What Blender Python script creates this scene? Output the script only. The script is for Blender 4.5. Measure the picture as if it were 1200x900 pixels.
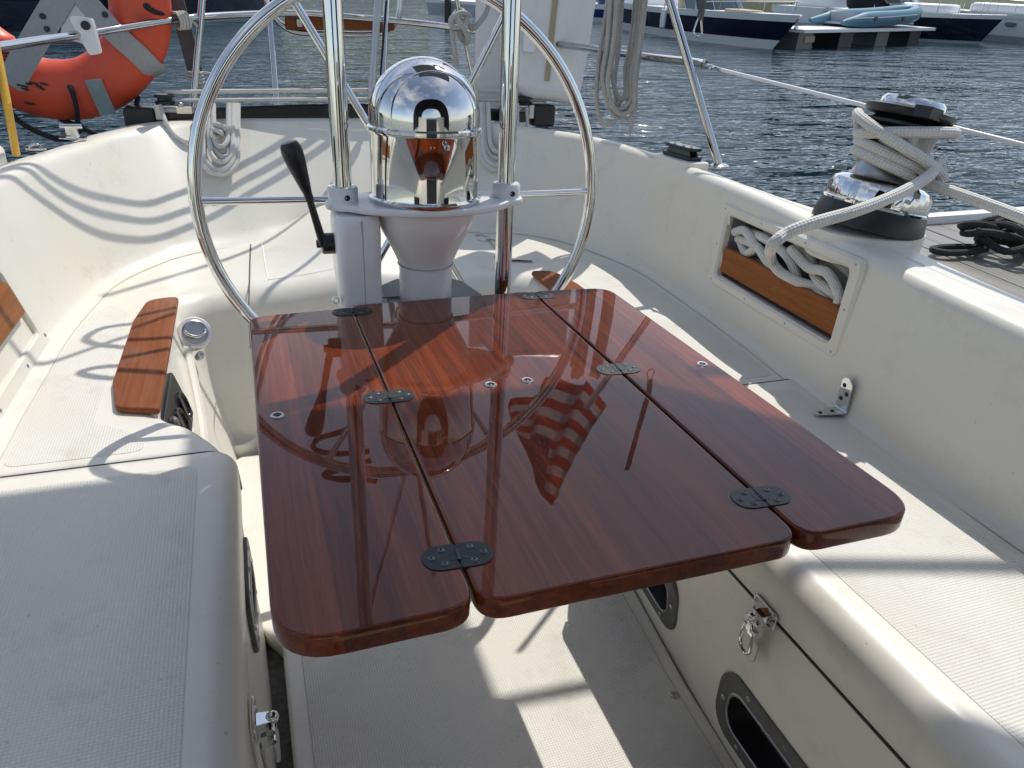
import bpy, math, random
from mathutils import Vector as V, Matrix as M, noise
rnd = random.Random(7)
S = bpy.context.scene
COL = S.collection
for o in list(bpy.data.objects): bpy.data.objects.remove(o)
# ------------------------------------------------------------------ camera
# Boat frame: camera at the origin, x to the photo's right, y aft, z up (metres).
FPX = 870.0
def unit(v): return V(v).normalized()
_y = unit((262-600, 15-450, FPX))
_x = V((3225-600, 160-450, FPX)); _x = (_x - _y*_x.dot(_y)).normalized()
_z = _x.cross(_y)
def ray(u, v):
    d = V((u-600, v-450, FPX)); return V((_x.dot(d), _y.dot(d), _z.dot(d)))
def onz(u, v, z): d = ray(u, v); return d*(z/d.z)
def ony(u, v, y): d = ray(u, v); return d*(y/d.y)
def onx(u, v, x): d = ray(u, v); return d*(x/d.x)
# the boat floats a little bow-high: level frame (world) from the boat frame
_n = unit((0.049, -1, -0.555)); UP = V((_x.dot(_n), _y.dot(_n), _z.dot(_n)))
_ly = (V((0, 1, 0))-UP*UP.y).normalized(); _lx = _ly.cross(UP)
HCAM = 1.65
LEV = M((( _lx.x, _lx.y, _lx.z, 0), (_ly.x, _ly.y, _ly.z, 0), (UP.x, UP.y, UP.z, HCAM), (0, 0, 0, 1)))
def onwater(u, v, h=0.0):
    d = LEV.to_3x3() @ ray(u, v); t = (h-HCAM)/d.z
    return V((d.x*t, d.y*t, h))
cam = bpy.data.cameras.new('camera'); cam.sensor_width = 36; cam.lens = 36*FPX/1200
cam.clip_start = 0.02; cam.clip_end = 2000
co = bpy.data.objects.new('camera', cam); COL.objects.link(co)
def bdir(c): return V((_x.dot(c), _y.dot(c), _z.dot(c)))
cx, cy, cz = bdir(V((1, 0, 0))), bdir(V((0, -1, 0))), bdir(V((0, 0, -1)))
co.matrix_world = LEV @ M(((cx.x, cy.x, cz.x, 0), (cx.y, cy.y, cz.y, 0), (cx.z, cy.z, cz.z, 0), (0, 0, 0, 1)))
S.camera = co
# ------------------------------------------------------------------ light
SUNB = V((0.43, 0.50, 1.0)).normalized()
SUN = (LEV.to_3x3() @ SUNB).normalized()
elev = math.asin(SUN.z); azim = math.atan2(SUN.x, SUN.y)
sl = bpy.data.lights.new('sun', 'SUN'); sl.energy = 3.1; sl.angle = math.radians(0.4); sl.color = (1, 0.955, 0.88)
so = bpy.data.objects.new('sun', sl); COL.objects.link(so)
so.rotation_euler = SUN.to_track_quat('Z', 'Y').to_euler()
w = bpy.data.worlds.new('World'); S.world = w; w.use_nodes = True
nt = w.node_tree; nt.nodes.clear()
sky = nt.nodes.new('ShaderNodeTexSky'); sky.sky_type = 'NISHITA'; sky.sun_disc = False
sky.sun_elevation = elev; sky.sun_rotation = azim; sky.air_density = 1.0; sky.dust_density = 0.8
tc = nt.nodes.new('ShaderNodeTexCoord')
mp = nt.nodes.new('ShaderNodeMapping'); mp.inputs['Scale'].default_value = (1, 1, 2.2)
nz = nt.nodes.new('ShaderNodeTexNoise'); nz.inputs['Scale'].default_value = 1.25; nz.inputs['Detail'].default_value = 6; nz.inputs['Roughness'].default_value = 0.52
rp = nt.nodes.new('ShaderNodeValToRGB'); rp.color_ramp.elements[0].position = 0.48; rp.color_ramp.elements[1].position = 0.78
mx = nt.nodes.new('ShaderNodeMixRGB'); mx.inputs['Color2'].default_value = (6.0, 6.05, 6.2, 1)
bg = nt.nodes.new('ShaderNodeBackground'); bg.inputs['Strength'].default_value = 0.15
out = nt.nodes.new('ShaderNodeOutputWorld')
L = nt.links.new
L(tc.outputs['Generated'], mp.inputs['Vector']); L(mp.outputs['Vector'], nz.inputs['Vector'])
L(nz.outputs['Fac'], rp.inputs['Fac']); L(rp.outputs['Color'], mx.inputs['Fac'])
hs_ = nt.nodes.new('ShaderNodeHueSaturation'); hs_.inputs['Saturation'].default_value = 0.84
L(sky.outputs['Color'], hs_.inputs['Color']); L(hs_.outputs['Color'], mx.inputs['Color1']); L(mx.outputs['Color'], bg.inputs['Color']); L(bg.outputs['Background'], out.inputs['Surface'])
S.view_settings.view_transform = 'Standard'; S.view_settings.look = 'None'
S.view_settings.exposure = 0.15; S.view_settings.gamma = 1.0
S.render.engine = 'CYCLES'
S.cycles.max_bounces = 10; S.cycles.glossy_bounces = 6; S.cycles.diffuse_bounces = 4
S.cycles.caustics_reflective = False; S.cycles.caustics_refractive = False
# ------------------------------------------------------------------ materials
class NT:
    def __init__(self, name):
        self.m = bpy.data.materials.new(name); self.m.use_nodes = True
        self.t = self.m.node_tree; self.b = self.t.nodes['Principled BSDF']
    def n(self, kind, **kw):
        x = self.t.nodes.new('ShaderNode'+kind)
        for k, v in kw.items():
            if k in x.inputs: x.inputs[k].default_value = v
            else: setattr(x, k, v)
        return x
    def l(self, a, b): self.t.links.new(a, b)
    def math(self, op, a, b=None):
        x = self.n('Math'); x.operation = op
        for i, q in enumerate((a, b)):
            if q is None: continue
            if isinstance(q, (int, float)): x.inputs[i].default_value = q
            else: self.l(q, x.inputs[i])
        return x.outputs[0]
    def ramp(self, fac, stops):
        r = self.n('ValToRGB'); e = r.color_ramp.elements
        while len(e) < len(stops): e.new(0.5)
        for q, (p, c) in zip(e, stops): q.position = p; q.color = (*c, 1) if len(c) == 3 else c
        self.l(fac, r.inputs['Fac']); return r.outputs['Color']
    def noise(self, scale, detail=4, rough=0.55, stretch=None, coord='Object', dist=0):
        t = self.n('TexCoord'); src = t.outputs[coord]
        if stretch:
            m = self.n('Mapping'); m.inputs['Scale'].default_value = stretch; self.l(src, m.inputs['Vector']); src = m.outputs['Vector']
        x = self.n('TexNoise', Scale=scale, Detail=detail, Roughness=rough, Distortion=dist); self.l(src, x.inputs['Vector']); return x.outputs['Fac']
    def bump(self, h, strength=0.3, dist=0.002):
        x = self.n('Bump', Strength=strength, Distance=dist); self.l(h, x.inputs['Height']); self.l(x.outputs['Normal'], self.b.inputs['Normal'])
def plain(name, col, rough=0.4, metal=0.0, var=0.12, coat=0.0, scale=25, bump=0.0):
    k = NT(name); lo = tuple(c*(1-var) for c in col); hi = tuple(min(1, c*(1+var*0.6)) for c in col)
    f = k.noise(scale, 5); k.l(k.ramp(f, [(0.3, lo), (0.7, hi)]), k.b.inputs['Base Color'])
    k.b.inputs['Roughness'].default_value = rough; k.b.inputs['Metallic'].default_value = metal
    k.b.inputs['Coat Weight'].default_value = coat; k.b.inputs['Coat Roughness'].default_value = 0.05
    if bump: k.bump(k.noise(scale*6, 3), bump, 0.001)
    r = k.math('MULTIPLY_ADD', f, rough*0.4); k.t.nodes[-1].inputs[2].default_value = rough*0.8
    k.l(r, k.b.inputs['Roughness'])
    return k.m
MT = {}
def gelcoat(name, col, rough, skid=False):
    k = NT(name)
    a = k.noise(3.0, 5, 0.6); c = k.noise(60, 3, 0.7)
    lo = tuple(x*0.94 for x in col)
    base = k.ramp(a, [(0.28, (col[0]*.955, col[1]*.93, col[2]*.88)), (0.5, lo), (0.72, col)])
    spots = k.ramp(k.noise(95, 2, 0.5), [(0.735, (1, 1, 1)), (0.76, (0.55, 0.5, 0.44))])
    smud = k.ramp(k.noise(9, 6, 0.7), [(0.55, (1, 1, 1)), (0.78, (0.80, 0.775, 0.72))])
    m1 = k.n('MixRGB', blend_type='MULTIPLY'); m1.inputs['Fac'].default_value = 0.5; k.l(base, m1.inputs['Color1']); k.l(spots, m1.inputs['Color2'])
    m2 = k.n('MixRGB', blend_type='MULTIPLY'); m2.inputs['Fac'].default_value = 0.8; k.l(m1.outputs[0], m2.inputs['Color1']); k.l(smud, m2.inputs['Color2'])
    scf = k.ramp(k.noise(5, 8, 0.75, (1, 7, 3), dist=1.5), [(0.66, (1, 1, 1)), (0.70, (0.80, 0.76, 0.70)), (0.74, (1, 1, 1))])
    m9 = k.n('MixRGB', blend_type='MULTIPLY'); m9.inputs['Fac'].default_value = 0.45; k.l(m2.outputs[0], m9.inputs['Color1']); k.l(scf, m9.inputs['Color2'])
    last = m9.outputs[0]
    k.b.inputs['Roughness'].default_value = rough
    if skid:
        t = k.n('TexCoord'); s = k.n('SeparateXYZ'); k.l(t.outputs['Object'], s.inputs[0])
        F = 2*math.pi/0.0095
        p = k.math('ADD', s.outputs['X'], s.outputs['Y']); q = k.math('SUBTRACT', s.outputs['X'], s.outputs['Y'])
        sp = k.math('SINE', k.math('MULTIPLY', p, F)); sq = k.math('SINE', k.math('MULTIPLY', q, F))
        h = k.math('MULTIPLY', sp, sq)
        hollow_tone = k.ramp(h, [(0.0, (0.90, 0.89, 0.875)), (0.35, (1, 1, 1))])  # darker in the hollows of the diamond pattern
        m3 = k.n('MixRGB', blend_type='MULTIPLY'); m3.inputs['Fac'].default_value = 0.8; k.l(last, m3.inputs['Color1']); k.l(hollow_tone, m3.inputs['Color2']); last = m3.outputs[0]
        k.bump(h, 0.45, 0.0011)
    else:
        k.bump(k.noise(5, 2), 0.06, 0.004)
        k.b.inputs['Coat Weight'].default_value = 0.14; k.b.inputs['Coat Roughness'].default_value = 0.2
    k.l(last, k.b.inputs['Base Color'])
    MT[name] = k.m
gelcoat('gelcoat', (0.80, 0.772, 0.685), 0.40)
gelcoat('gelcoat_skid', (0.79, 0.775, 0.71), 0.5, True)
MT['awning_cloth'] = plain('awning_cloth', (0.40, 0.43, 0.47), 0.85, var=0.08, scale=40, bump=0.15)  # cloth of the added overhead shade panels
MT['white_paint'] = plain('white_paint', (0.86, 0.86, 0.86), 0.3, var=0.04, coat=0.3)
MT['chrome'] = plain('chrome', (0.70, 0.70, 0.69), 0.045, 1.0, var=0.02)
MT['steel'] = plain('steel', (0.56, 0.56, 0.55), 0.09, 1.0, var=0.05)
MT['satin'] = plain('satin_metal', (0.42, 0.42, 0.42), 0.32, 1.0, var=0.12, scale=60)
MT['black'] = plain('black_plastic', (0.014, 0.014, 0.016), 0.36, var=0.3, scale=60)
MT['gloss_black'] = plain('black_enamel', (0.012, 0.012, 0.014), 0.16, var=0.2)
MT['dark_metal'] = plain('dark_oxidised_metal', (0.028, 0.032, 0.036), 0.42, 0.35, var=0.5, scale=120, bump=0.15)
MT['grey_frame'] = plain('grey_frame_metal', (0.13, 0.13, 0.125), 0.42, 0.35, var=0.2, scale=60)
MT['recess'] = plain('recess_black', (0.02, 0.02, 0.022), 0.5, var=0.3)
MT['slate'] = plain('slate_plastic', (0.045, 0.055, 0.065), 0.42, var=0.2)
MT['orange'] = plain('orange_foam', (0.72, 0.085, 0.035), 0.45, var=0.1, scale=14, bump=0.05)
MT['strap'] = plain('grey_webbing', (0.36, 0.37, 0.37), 0.6, var=0.1, scale=90, bump=0.2)
MT['yellow'] = plain('yellow_paint', (0.62, 0.36, 0.03), 0.4, var=0.1)
MT['plank_grey'] = plain('weathered_plank', (0.11, 0.10, 0.105), 0.7, var=0.3)
MT['navy'] = plain('navy_hull', (0.008, 0.010, 0.026), 0.22, var=0.2, coat=0.3)
MT['blue_hull'] = plain('blue_hull', (0.010, 0.035, 0.16), 0.2, var=0.2, coat=0.3)
MT['boat_white'] = plain('boat_white', (0.80, 0.80, 0.80), 0.35, var=0.05)
MT['boat_grey'] = plain('boat_grey', (0.40, 0.42, 0.44), 0.4, var=0.08)
MT['bootstripe'] = plain('boot_stripe', (0.34, 0.41, 0.42), 0.4, var=0.08)
MT['canvas'] = plain('dark_canvas', (0.012, 0.014, 0.02), 0.85, var=0.25, scale=40, bump=0.2)
MT['glass'] = plain('tinted_glass', (0.03, 0.06, 0.065), 0.06, var=0.1, coat=0.5)
MT['rubber_blue'] = plain('inflatable_blue', (0.085, 0.20, 0.27), 0.5, var=0.08)
MT['tan'] = plain('tan_cushion', (0.42, 0.34, 0.23), 0.6, var=0.1)
MT['gutter'] = plain('dirty_gutter', (0.13, 0.125, 0.11), 0.7, var=0.5, scale=60)  # dark grey-brown, mottled at random
MT['seam'] = plain('dark_seam', (0.05, 0.05, 0.048), 0.7, var=0.3)
MT['tape'] = plain('reflective_tape', (0.34, 0.42, 0.42), 0.3, 0.3, var=0.15)
MT['print_black'] = plain('black_print', (0.02, 0.01, 0.01), 0.6, var=0.1)
MT['green'] = plain('bank_grass', (0.055, 0.075, 0.025), 0.9, var=0.5, scale=0.6)
MT['leaf'] = plain('tree_leaf', (0.045, 0.07, 0.025), 0.8, var=0.6, scale=0.5)
MT['aluminium'] = plain('aluminium', (0.50, 0.51, 0.51), 0.38, 0.8, var=0.08)
def wood(name, dark, mid, light, coat, stave, grain=1.0):
    k = NT(name)
    t = k.n('TexCoord'); s = k.n('SeparateXYZ'); k.l(t.outputs['Object'], s.inputs[0])
    g1 = k.noise(6, 6, 0.62, (14*grain, 0.5*grain, 14*grain), dist=0.6)
    g2 = k.noise(30, 4, 0.7, (16*grain, 0.5*grain, 16*grain))
    st = k.math('FLOOR', k.math('MULTIPLY', k.math('ADD', s.outputs['X'], 5.013), 1/stave))
    wn = k.n('TexWhiteNoise', noise_dimensions='1D'); k.l(st, wn.inputs['W'])
    f = k.math('ADD', k.math('MULTIPLY', g1, 0.55), k.math('ADD', k.math('MULTIPLY', g2, 0.30), k.math('MULTIPLY', wn.outputs['Value'], 0.20)))
    k.l(k.ramp(f, [(0.30, dark), (0.52, mid), (0.76, light)]), k.b.inputs['Base Color'])
    k.b.inputs['Roughness'].default_value = 0.45
    if coat:
        k.b.inputs['Coat Weight'].default_value = coat; k.l(k.ramp(k.noise(7, 5, 0.7), [(0.4, (0.006,)*3), (0.8, (0.03,)*3)]), k.b.inputs['Coat Roughness']); k.b.inputs['Coat IOR'].default_value = 1.37; k.b.inputs['Specular IOR Level'].default_value = 0.03
        x = k.n('Bump', Strength=0.05, Distance=0.002); k.l(k.noise(11, 3, 0.5), x.inputs['Height']); k.l(x.outputs['Normal'], k.b.inputs['Coat Normal'])
    else:
        k.bump(g2, 0.25, 0.001)
    MT[name] = k.m
wood('mahogany', (0.036, 0.0068, 0.0024), (0.125, 0.0225, 0.0062), (0.27, 0.060, 0.017), 1.0, 0.052)
wood('teak_bar', (0.17, 0.058, 0.018), (0.29, 0.105, 0.034), (0.40, 0.16, 0.06), 0.15, 0.2)
wood('teak', (0.13, 0.040, 0.018), (0.21, 0.070, 0.030), (0.30, 0.11, 0.05), 0.15, 0.2)
wood('dock_wood', (0.10, 0.095, 0.085), (0.24, 0.225, 0.20), (0.36, 0.34, 0.31), 0.0, 3.0, 0.3)
def rope_mat(name, c0, c1, braid=46.0, tracer=None):
    k = NT(name); t = k.n('TexCoord'); s = k.n('SeparateXYZ'); k.l(t.outputs['UV'], s.inputs[0])
    # UV: x = turns round the rope, y = length in rope diameters
    a = k.math('MULTIPLY', k.math('ADD', k.math('MULTIPLY', s.outputs['X'], 12), k.math('MULTIPLY', s.outputs['Y'], 3.6)), math.pi)
    b = k.math('MULTIPLY', k.math('SUBTRACT', k.math('MULTIPLY', s.outputs['X'], 12), k.math('MULTIPLY', s.outputs['Y'], 3.6)), math.pi)
    h = k.math('MULTIPLY', k.math('SINE', a), k.math('SINE', b))
    f = k.math('MULTIPLY_ADD', h, 0.5); k.t.nodes[-1].inputs[2].default_value = 0.5
    col = k.ramp(f, [(0.15, c0), (0.6, c1)])
    m = k.n('MixRGB', blend_type='MULTIPLY'); m.inputs['Fac'].default_value = 0.6
    k.l(col, m.inputs['Color1']); k.l(k.ramp(k.noise(12, 4), [(0.3, (0.72, 0.7, 0.66)), (0.7, (1, 1, 1))]), m.inputs['Color2'])
    k.l(m.outputs[0], k.b.inputs['Base Color']); k.b.inputs['Roughness'].default_value = 0.8
    k.bump(h, 0.6, 0.0015); MT[name] = k.m
rope_mat('rope_white', (0.63, 0.62, 0.58), (0.78, 0.77, 0.73))
rope_mat('rope_grey', (0.36, 0.35, 0.33), (0.58, 0.57, 0.54))
rope_mat('rope_black', (0.006, 0.006, 0.008), (0.03, 0.03, 0.034))
# water
k = NT('water'); k.b.inputs['Base Color'].default_value = (0.010, 0.030, 0.042, 1); k.b.inputs['Roughness'].default_value = 0.02
k.b.inputs['IOR'].default_value = 1.33
n1 = k.noise(0.55, 2, 0.5, (0.6, 1.7, 1), dist=0.4); n2 = k.noise(2.4, 3, 0.55, (0.6, 1.7, 1), dist=0.3); n3 = k.noise(0.14, 2, 0.5, (0.6, 1.5, 1))
hh = k.math('ADD', k.math('MULTIPLY', n1, 0.6), k.math('ADD', k.math('MULTIPLY', n2, 0.26), k.math('MULTIPLY', n3, 1.0)))
k.bump(hh, 1.0, 0.52); MT['water'] = k.m
# ------------------------------------------------------------------ geometry helpers
def cr(pts, n=6, closed=False):
    """Catmull-Rom through the points."""
    P = [V(p) for p in pts]; m = len(P); o = []
    rng = m if closed else m-1
    for i in range(rng):
        if closed: a, b, c, d = P[(i-1) % m], P[i], P[(i+1) % m], P[(i+2) % m]
        else: a, b, c, d = P[max(i-1, 0)], P[i], P[i+1], P[min(i+2, m-1)]
        for j in range(n):
            t = j/n
            o.append(0.5*((2*b)+(c-a)*t+(2*a-5*b+4*c-d)*t*t+(3*b-a-3*c+d)*t**3))
    if not closed: o.append(P[-1].copy())
    return o
def rrect(w, h, r, seg=6, cx=0, cy=0):
    """Rounded rectangle outline, counter-clockwise; r a number or four radii (br, tr, tl, bl)."""
    if not isinstance(r, (list, tuple)): r = [r]*4
    o = []
    for (sx, sy, a0, rr) in ((1, -1, -90, r[0]), (1, 1, 0, r[1]), (-1, 1, 90, r[2]), (-1, -1, 180, r[3])):
        x, y = sx*(w/2-rr), sy*(h/2-rr)
        for j in range(seg+1):
            a = math.radians(a0+90*j/seg); o.append((cx+x+rr*math.cos(a), cy+y+rr*math.sin(a)))
    return o
def inset(out, d):
    n = len(out); res = []
    for i in range(n):
        p, q, s = V(out[i-1]), V(out[i]), V(out[(i+1) % n])
        a = (q-p); b = (s-q)
        if a.length < 1e-7: a = b
        if b.length < 1e-7: b = a
        a.normalize(); b.normalize()
        na, nb = V((-a.y, a.x)), V((-b.y, b.x)); m = (na+nb)
        m = m.normalized() if m.length > 1e-6 else na
        kk = max(0.35, m.dot(na)); res.append(tuple(q+m*(d/kk)))
    return res
def frame(o, ex, ez):
    ez = V(ez).normalized(); ex = V(ex); ex = (ex-ez*ex.dot(ez)).normalized(); ey = ez.cross(ex); o = V(o)
    return M(((ex.x, ey.x, ez.x, o.x), (ex.y, ey.y, ez.y, o.y), (ex.z, ey.z, ez.z, o.z), (0, 0, 0, 1)))
ID = M.Identity(4)
class G:
    def __init__(s): s.v = []; s.f = []; s.uv = {}; s.flat = set()
    def add(s, vs, fs, m=ID):
        b = len(s.v); s.v += [m @ V(p) for p in vs]; s.f += [tuple(i+b for i in f) for f in fs]; return s
    def box(s, c, d, m=ID, taper=1.0):
        x, y, z = (q/2 for q in d); c = V(c)
        vs = [c+V((a*x*(taper if e > 0 else 1), b*y*(taper if e > 0 else 1), e*z)) for e in (-1, 1) for a, b in ((-1, -1), (1, -1), (1, 1), (-1, 1))]
        return s.add(vs, [(3, 2, 1, 0), (4, 5, 6, 7), (0, 1, 5, 4), (1, 2, 6, 5), (2, 3, 7, 6), (3, 0, 4, 7)], m)
    def slab(s, out, z0, z1, bev=0.0, m=ID, seg=3, botbev=None):
        """Prism of an outline with rounded top and bottom edges."""
        bb = bev if botbev is None else botbev
        rings = []
        if bb > 0:
            for j in range(seg+1):
                a = math.pi/2*j/seg; rings.append((inset(out, bb*(1-math.sin(a))), z0+bb*(1-math.cos(a))))
        else: rings.append((out, z0))
        if bev > 0:
            for j in range(seg+1):
                a = math.pi/2*j/seg; rings.append((inset(out, bev*(1-math.cos(a))), z1-bev*(1-math.sin(a))))
        else: rings.append((out, z1))
        n = len(out); vs = [(p[0], p[1], z) for o, z in rings for p in o]; fs = []
        for r in range(len(rings)-1):
            for i in range(n):
                j = (i+1) % n; fs.append((r*n+i, r*n+j, (r+1)*n+j, (r+1)*n+i))
        fs.append(tuple(range(n-1, -1, -1))); fs.append(tuple((len(rings)-1)*n+i for i in range(n)))
        k = len(s.f)+len(fs); s.flat |= {k-1, k-2}
        return s.add(vs, fs, m)
    def ringslab(s, out, inn, z0, z1, bev=0.0, m=ID):
        """Flat frame between two outlines with the same point count."""
        n = len(out); ob = inset(out, bev); ib = inset(inn, -bev)
        rows = [(out, z0), (out, z1-bev), (ob, z1), (ib, z1), (inn, z1-bev), (inn, z0)]
        vs = [(p[0], p[1], z) for o, z in rows for p in o]; fs = []; R = len(rows)
        for r in range(R):
            q = (r+1) % R
            for i in range(n):
                j = (i+1) % n; fs.append((r*n+i, r*n+j, q*n+j, q*n+i))
        return s.add(vs, fs, m)
    def lathe(s, prof, m=ID, seg=24, cap=True):
        vs = []; fs = []; R = len(prof)
        for r, z in prof:
            for i in range(seg):
                a = 2*math.pi*i/seg; vs.append((r*math.cos(a), r*math.sin(a), z))
        for r in range(R-1):
            for i in range(seg):
                j = (i+1) % seg; fs.append((r*seg+i, r*seg+j, (r+1)*seg+j, (r+1)*seg+i))
        if cap: fs.append(tuple(range(seg-1, -1, -1))); fs.append(tuple((R-1)*seg+i for i in range(seg)))
        return s.add(vs, fs, m)
    def tube(s, path, r, seg=10, closed=False, cap=True, flat=None, up=None):
        P = [V(p) for p in path]; n = len(P)
        if n < 2: return s
        T = []
        for i in range(n):
            a = P[(i-1) % n] if (closed or i > 0) else P[i]; b = P[(i+1) % n] if (closed or i < n-1) else P[i]
            d = b-a; T.append(d.normalized() if d.length > 1e-9 else V((0, 0, 1)))
        u = V(up) if up else (V((0, 0, 1)) if abs(T[0].z) < 0.9 else V((1, 0, 0)))
        base = len(s.v); fb = len(s.f); L0 = 0.0; Ls = []
        for i in range(n):
            if i: L0 += (P[i]-P[i-1]).length
            Ls.append(L0)
            if up: u = V(up)
            u = u-T[i]*u.dot(T[i]); u = u.normalized() if u.length > 1e-6 else T[i].orthogonal().normalized()
            w_ = T[i].cross(u); rr = r[i] if isinstance(r, (list, tuple)) else r
            fx, fy = flat if flat else (1, 1)
            for j in range(seg):
                a = 2*math.pi*j/seg; s.v.append(P[i]+u*(rr*fx*math.cos(a))+w_*(rr*fy*math.sin(a)))
        rm = (max(r) if isinstance(r, (list, tuple)) else r)*2
        rows = n if closed else n-1
        for i in range(rows):
            q = (i+1) % n; la = Ls[i]/rm; lb = (Ls[q] if q else L0+(P[0]-P[-1]).length)/rm
            for j in range(seg):
                h = (j+1) % seg
                s.uv[len(s.f)] = [(j/seg, la), ((j+1)/seg, la), ((j+1)/seg, lb), (j/seg, lb)]
                s.f.append((base+i*seg+j, base+i*seg+h, base+q*seg+h, base+q*seg+j))
        if cap and not closed:
            s.f.append(tuple(base+j for j in range(seg-1, -1, -1))); s.f.append(tuple(base+(n-1)*seg+j for j in range(seg)))
        return s
    def loft(s, rows, skip=None, wrap=False, uv=False):
        R = len(rows); C = len(rows[0]); b = len(s.v)
        for r in rows: s.v += [V(p) for p in r]
        for i in range(R if wrap else R-1):
            q = (i+1) % R
            for j in range(C-1):
                f = (b+i*C+j, b+q*C+j, b+q*C+j+1, b+i*C+j+1)
                if skip:
                    c = (s.v[f[0]]+s.v[f[1]]+s.v[f[2]]+s.v[f[3]])/4
                    if skip(c): continue
                if uv: s.uv[len(s.f)] = [(i/(R-1), j/(C-1)), ((i+1)/(R-1), j/(C-1)), ((i+1)/(R-1), (j+1)/(C-1)), (i/(R-1), (j+1)/(C-1))]
                s.f.append(f)
        return s
    def ball(s, c, r, m=ID, seg=12, rings=8, sc=(1, 1, 1)):
        vs = []; fs = []
        for i in range(rings+1):
            p = math.pi*i/rings
            for j in range(seg):
                a = 2*math.pi*j/seg; vs.append(V(c)+V((r*sc[0]*math.sin(p)*math.cos(a), r*sc[1]*math.sin(p)*math.sin(a), r*sc[2]*math.cos(p))))
        for i in range(rings):
            for j in range(seg):
                h = (j+1) % seg; fs.append((i*seg+j, (i+1)*seg+j, (i+1)*seg+h, i*seg+h))
        return s.add(vs, fs, m)
    def mesh(s, name, mt, loc=V((0, 0, 0)), sharp=38):
        me = bpy.data.meshes.new(name); me.from_pydata([tuple(p-loc) for p in s.v], [], s.f)
        if s.uv:
            ul = me.uv_layers.new(name='UVMap'); k = 0
            for i, f in enumerate(s.f):
                q = s.uv.get(i)
                for j in range(len(f)):
                    ul.data[k].uv = q[j] if q else (0, 0)
                    k += 1
        me.materials.append(MT[mt] if isinstance(mt, str) else mt)
        for p in me.polygons: p.use_smooth = p.index not in s.flat
        me.set_sharp_from_angle(angle=math.radians(sharp))
        for i in s.flat: me.polygons[i].use_smooth = False
        return me
BOAT = []                                   # top-level things that belong to the boat frame
def thing(name, label, cat, loc, group=None, boat=True):
    o = bpy.data.objects.new(name, None); COL.objects.link(o); o.location = V(loc); o.empty_display_size = 0.05
    o['label'] = label; o['category'] = cat
    if group: o['group'] = group
    if boat: BOAT.append(o)
    return o
def origin(o):
    p = V((0, 0, 0))
    while o: p += o.location; o = o.parent
    return p
def part(name, g, mt, parent, label=None, kind=None, sharp=38):
    me = g.mesh(name, mt, origin(parent), sharp)
    o = bpy.data.objects.new(name, me); COL.objects.link(o); o.parent = parent
    if label: o['label'] = label
    if kind: o['kind'] = kind
    return o
def single(name, g, mt, label, cat, loc=None, group=None, boat=True, kind=None, sharp=38):
    if loc is None:
        n = len(g.v); loc = V((sum(p.x for p in g.v)/n, sum(p.y for p in g.v)/n, min(p.z for p in g.v)))
    loc = V(loc); me = g.mesh(name, mt, loc, sharp)
    o = bpy.data.objects.new(name, me); COL.objects.link(o); o.location = loc
    if kind: o['kind'] = kind
    if kind != 'structure':
        o['label'] = label; o['category'] = cat
        if group: o['group'] = group
    if boat: BOAT.append(o)
    return o
def screw(g, p, n, r=0.0045):
    """Raised oval-head screw with a cross slot cut as two dark-shaded steps."""
    m = frame(p, (1, 0.3, 0.2), n)
    g.lathe([(r, -0.001), (r, 0.0006), (r*0.7, 0.0016), (r*0.35, 0.0019), (r*0.3, 0.0008), (0.0001, 0.0008)], m, 8)
def arc(c, r, a0, a1, n, ex=(1, 0, 0), ey=(0, 0, 1)):
    c, ex, ey = V(c), V(ex), V(ey)
    return [c+ex*(r*math.cos(math.radians(a0+(a1-a0)*i/n)))+ey*(r*math.sin(math.radians(a0+(a1-a0)*i/n))) for i in range(n+1)]
# ------------------------------------------------------------------ cockpit moulding
ZS, ZF, ZT = -0.70, -1.12, -0.45        # seat, sole and table heights
EB = [  # footwell edge (x, y), foot of the coaming (x, y), slope of the face below the edge, edge radius
 (-.065,-.6, -.475,-.6, .015,.045), (-.065,.3, -.475,.3, .015,.045), (-.065,1.0, -.475,1.0, .015,.045), (-.068,1.18, -.475,1.22, .015,.045),
 (-.085,1.27, -.473,1.33, .03,.045), (-.135,1.355, -.472,1.43, .06,.04), (-.19,1.41, -.469,1.52, .10,.035), (-.205,1.49, -.465,1.62, .12,.03),
 (-.205,1.75, -.458,1.82, .12,.03), (-.205,1.95, -.435,2.03, .12,.04), (-.185,2.04, -.398,2.24, .12,.06), (-.13,2.085, -.32,2.40, .12,.08),
 (-.02,2.10, -.20,2.54, .12,.09), (.1,2.10, -.006,2.62, .12,.09), (.315,2.10, .3,2.68, .12,.09), (.53,2.10, .7,2.68, .12,.09),
 (.65,2.10, .93,2.62, .12,.09), (.76,2.085, 1.064,2.511, .12,.08), (.815,2.04, 1.132,2.369, .12,.06), (.835,1.95, 1.182,2.197, .12,.04),
 (.835,1.75, 1.205,2.03, .12,.03), (.835,1.49, 1.185,1.65, .12,.03), (.82,1.41, 1.172,1.5, .10,.035), (.765,1.355, 1.163,1.40, .06,.04),
 (.715,1.27, 1.150,1.3, .0,.045), (.693,1.18, 1.138,1.2, -.05,.045), (.69,1.0, 1.121,1.0, -.035,.045), (.69,.67, 1.103,.67, -.005,.045), (.69,.3, 1.097,.3, .0,.045), (.69,-.6, 1.095,-.6, .0,.045)]
ST = cr([V((a, b, 0)) for a, b, *_ in EB], 7); SB = cr([V((c, d, 0)) for a, b, c, d, *_ in EB], 7)
SO = cr([V((e[4], e[5], 0)) for e in EB], 7)
def crown(x, y):
    t = min(1, max(0, (y-2.03)/0.45)); t = t*t*(3-2*t)
    return 0.115*t*math.exp(-((x-.33)/.21)**2)
def seat_z(x, y): return ZS+crown(x, y)
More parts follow.
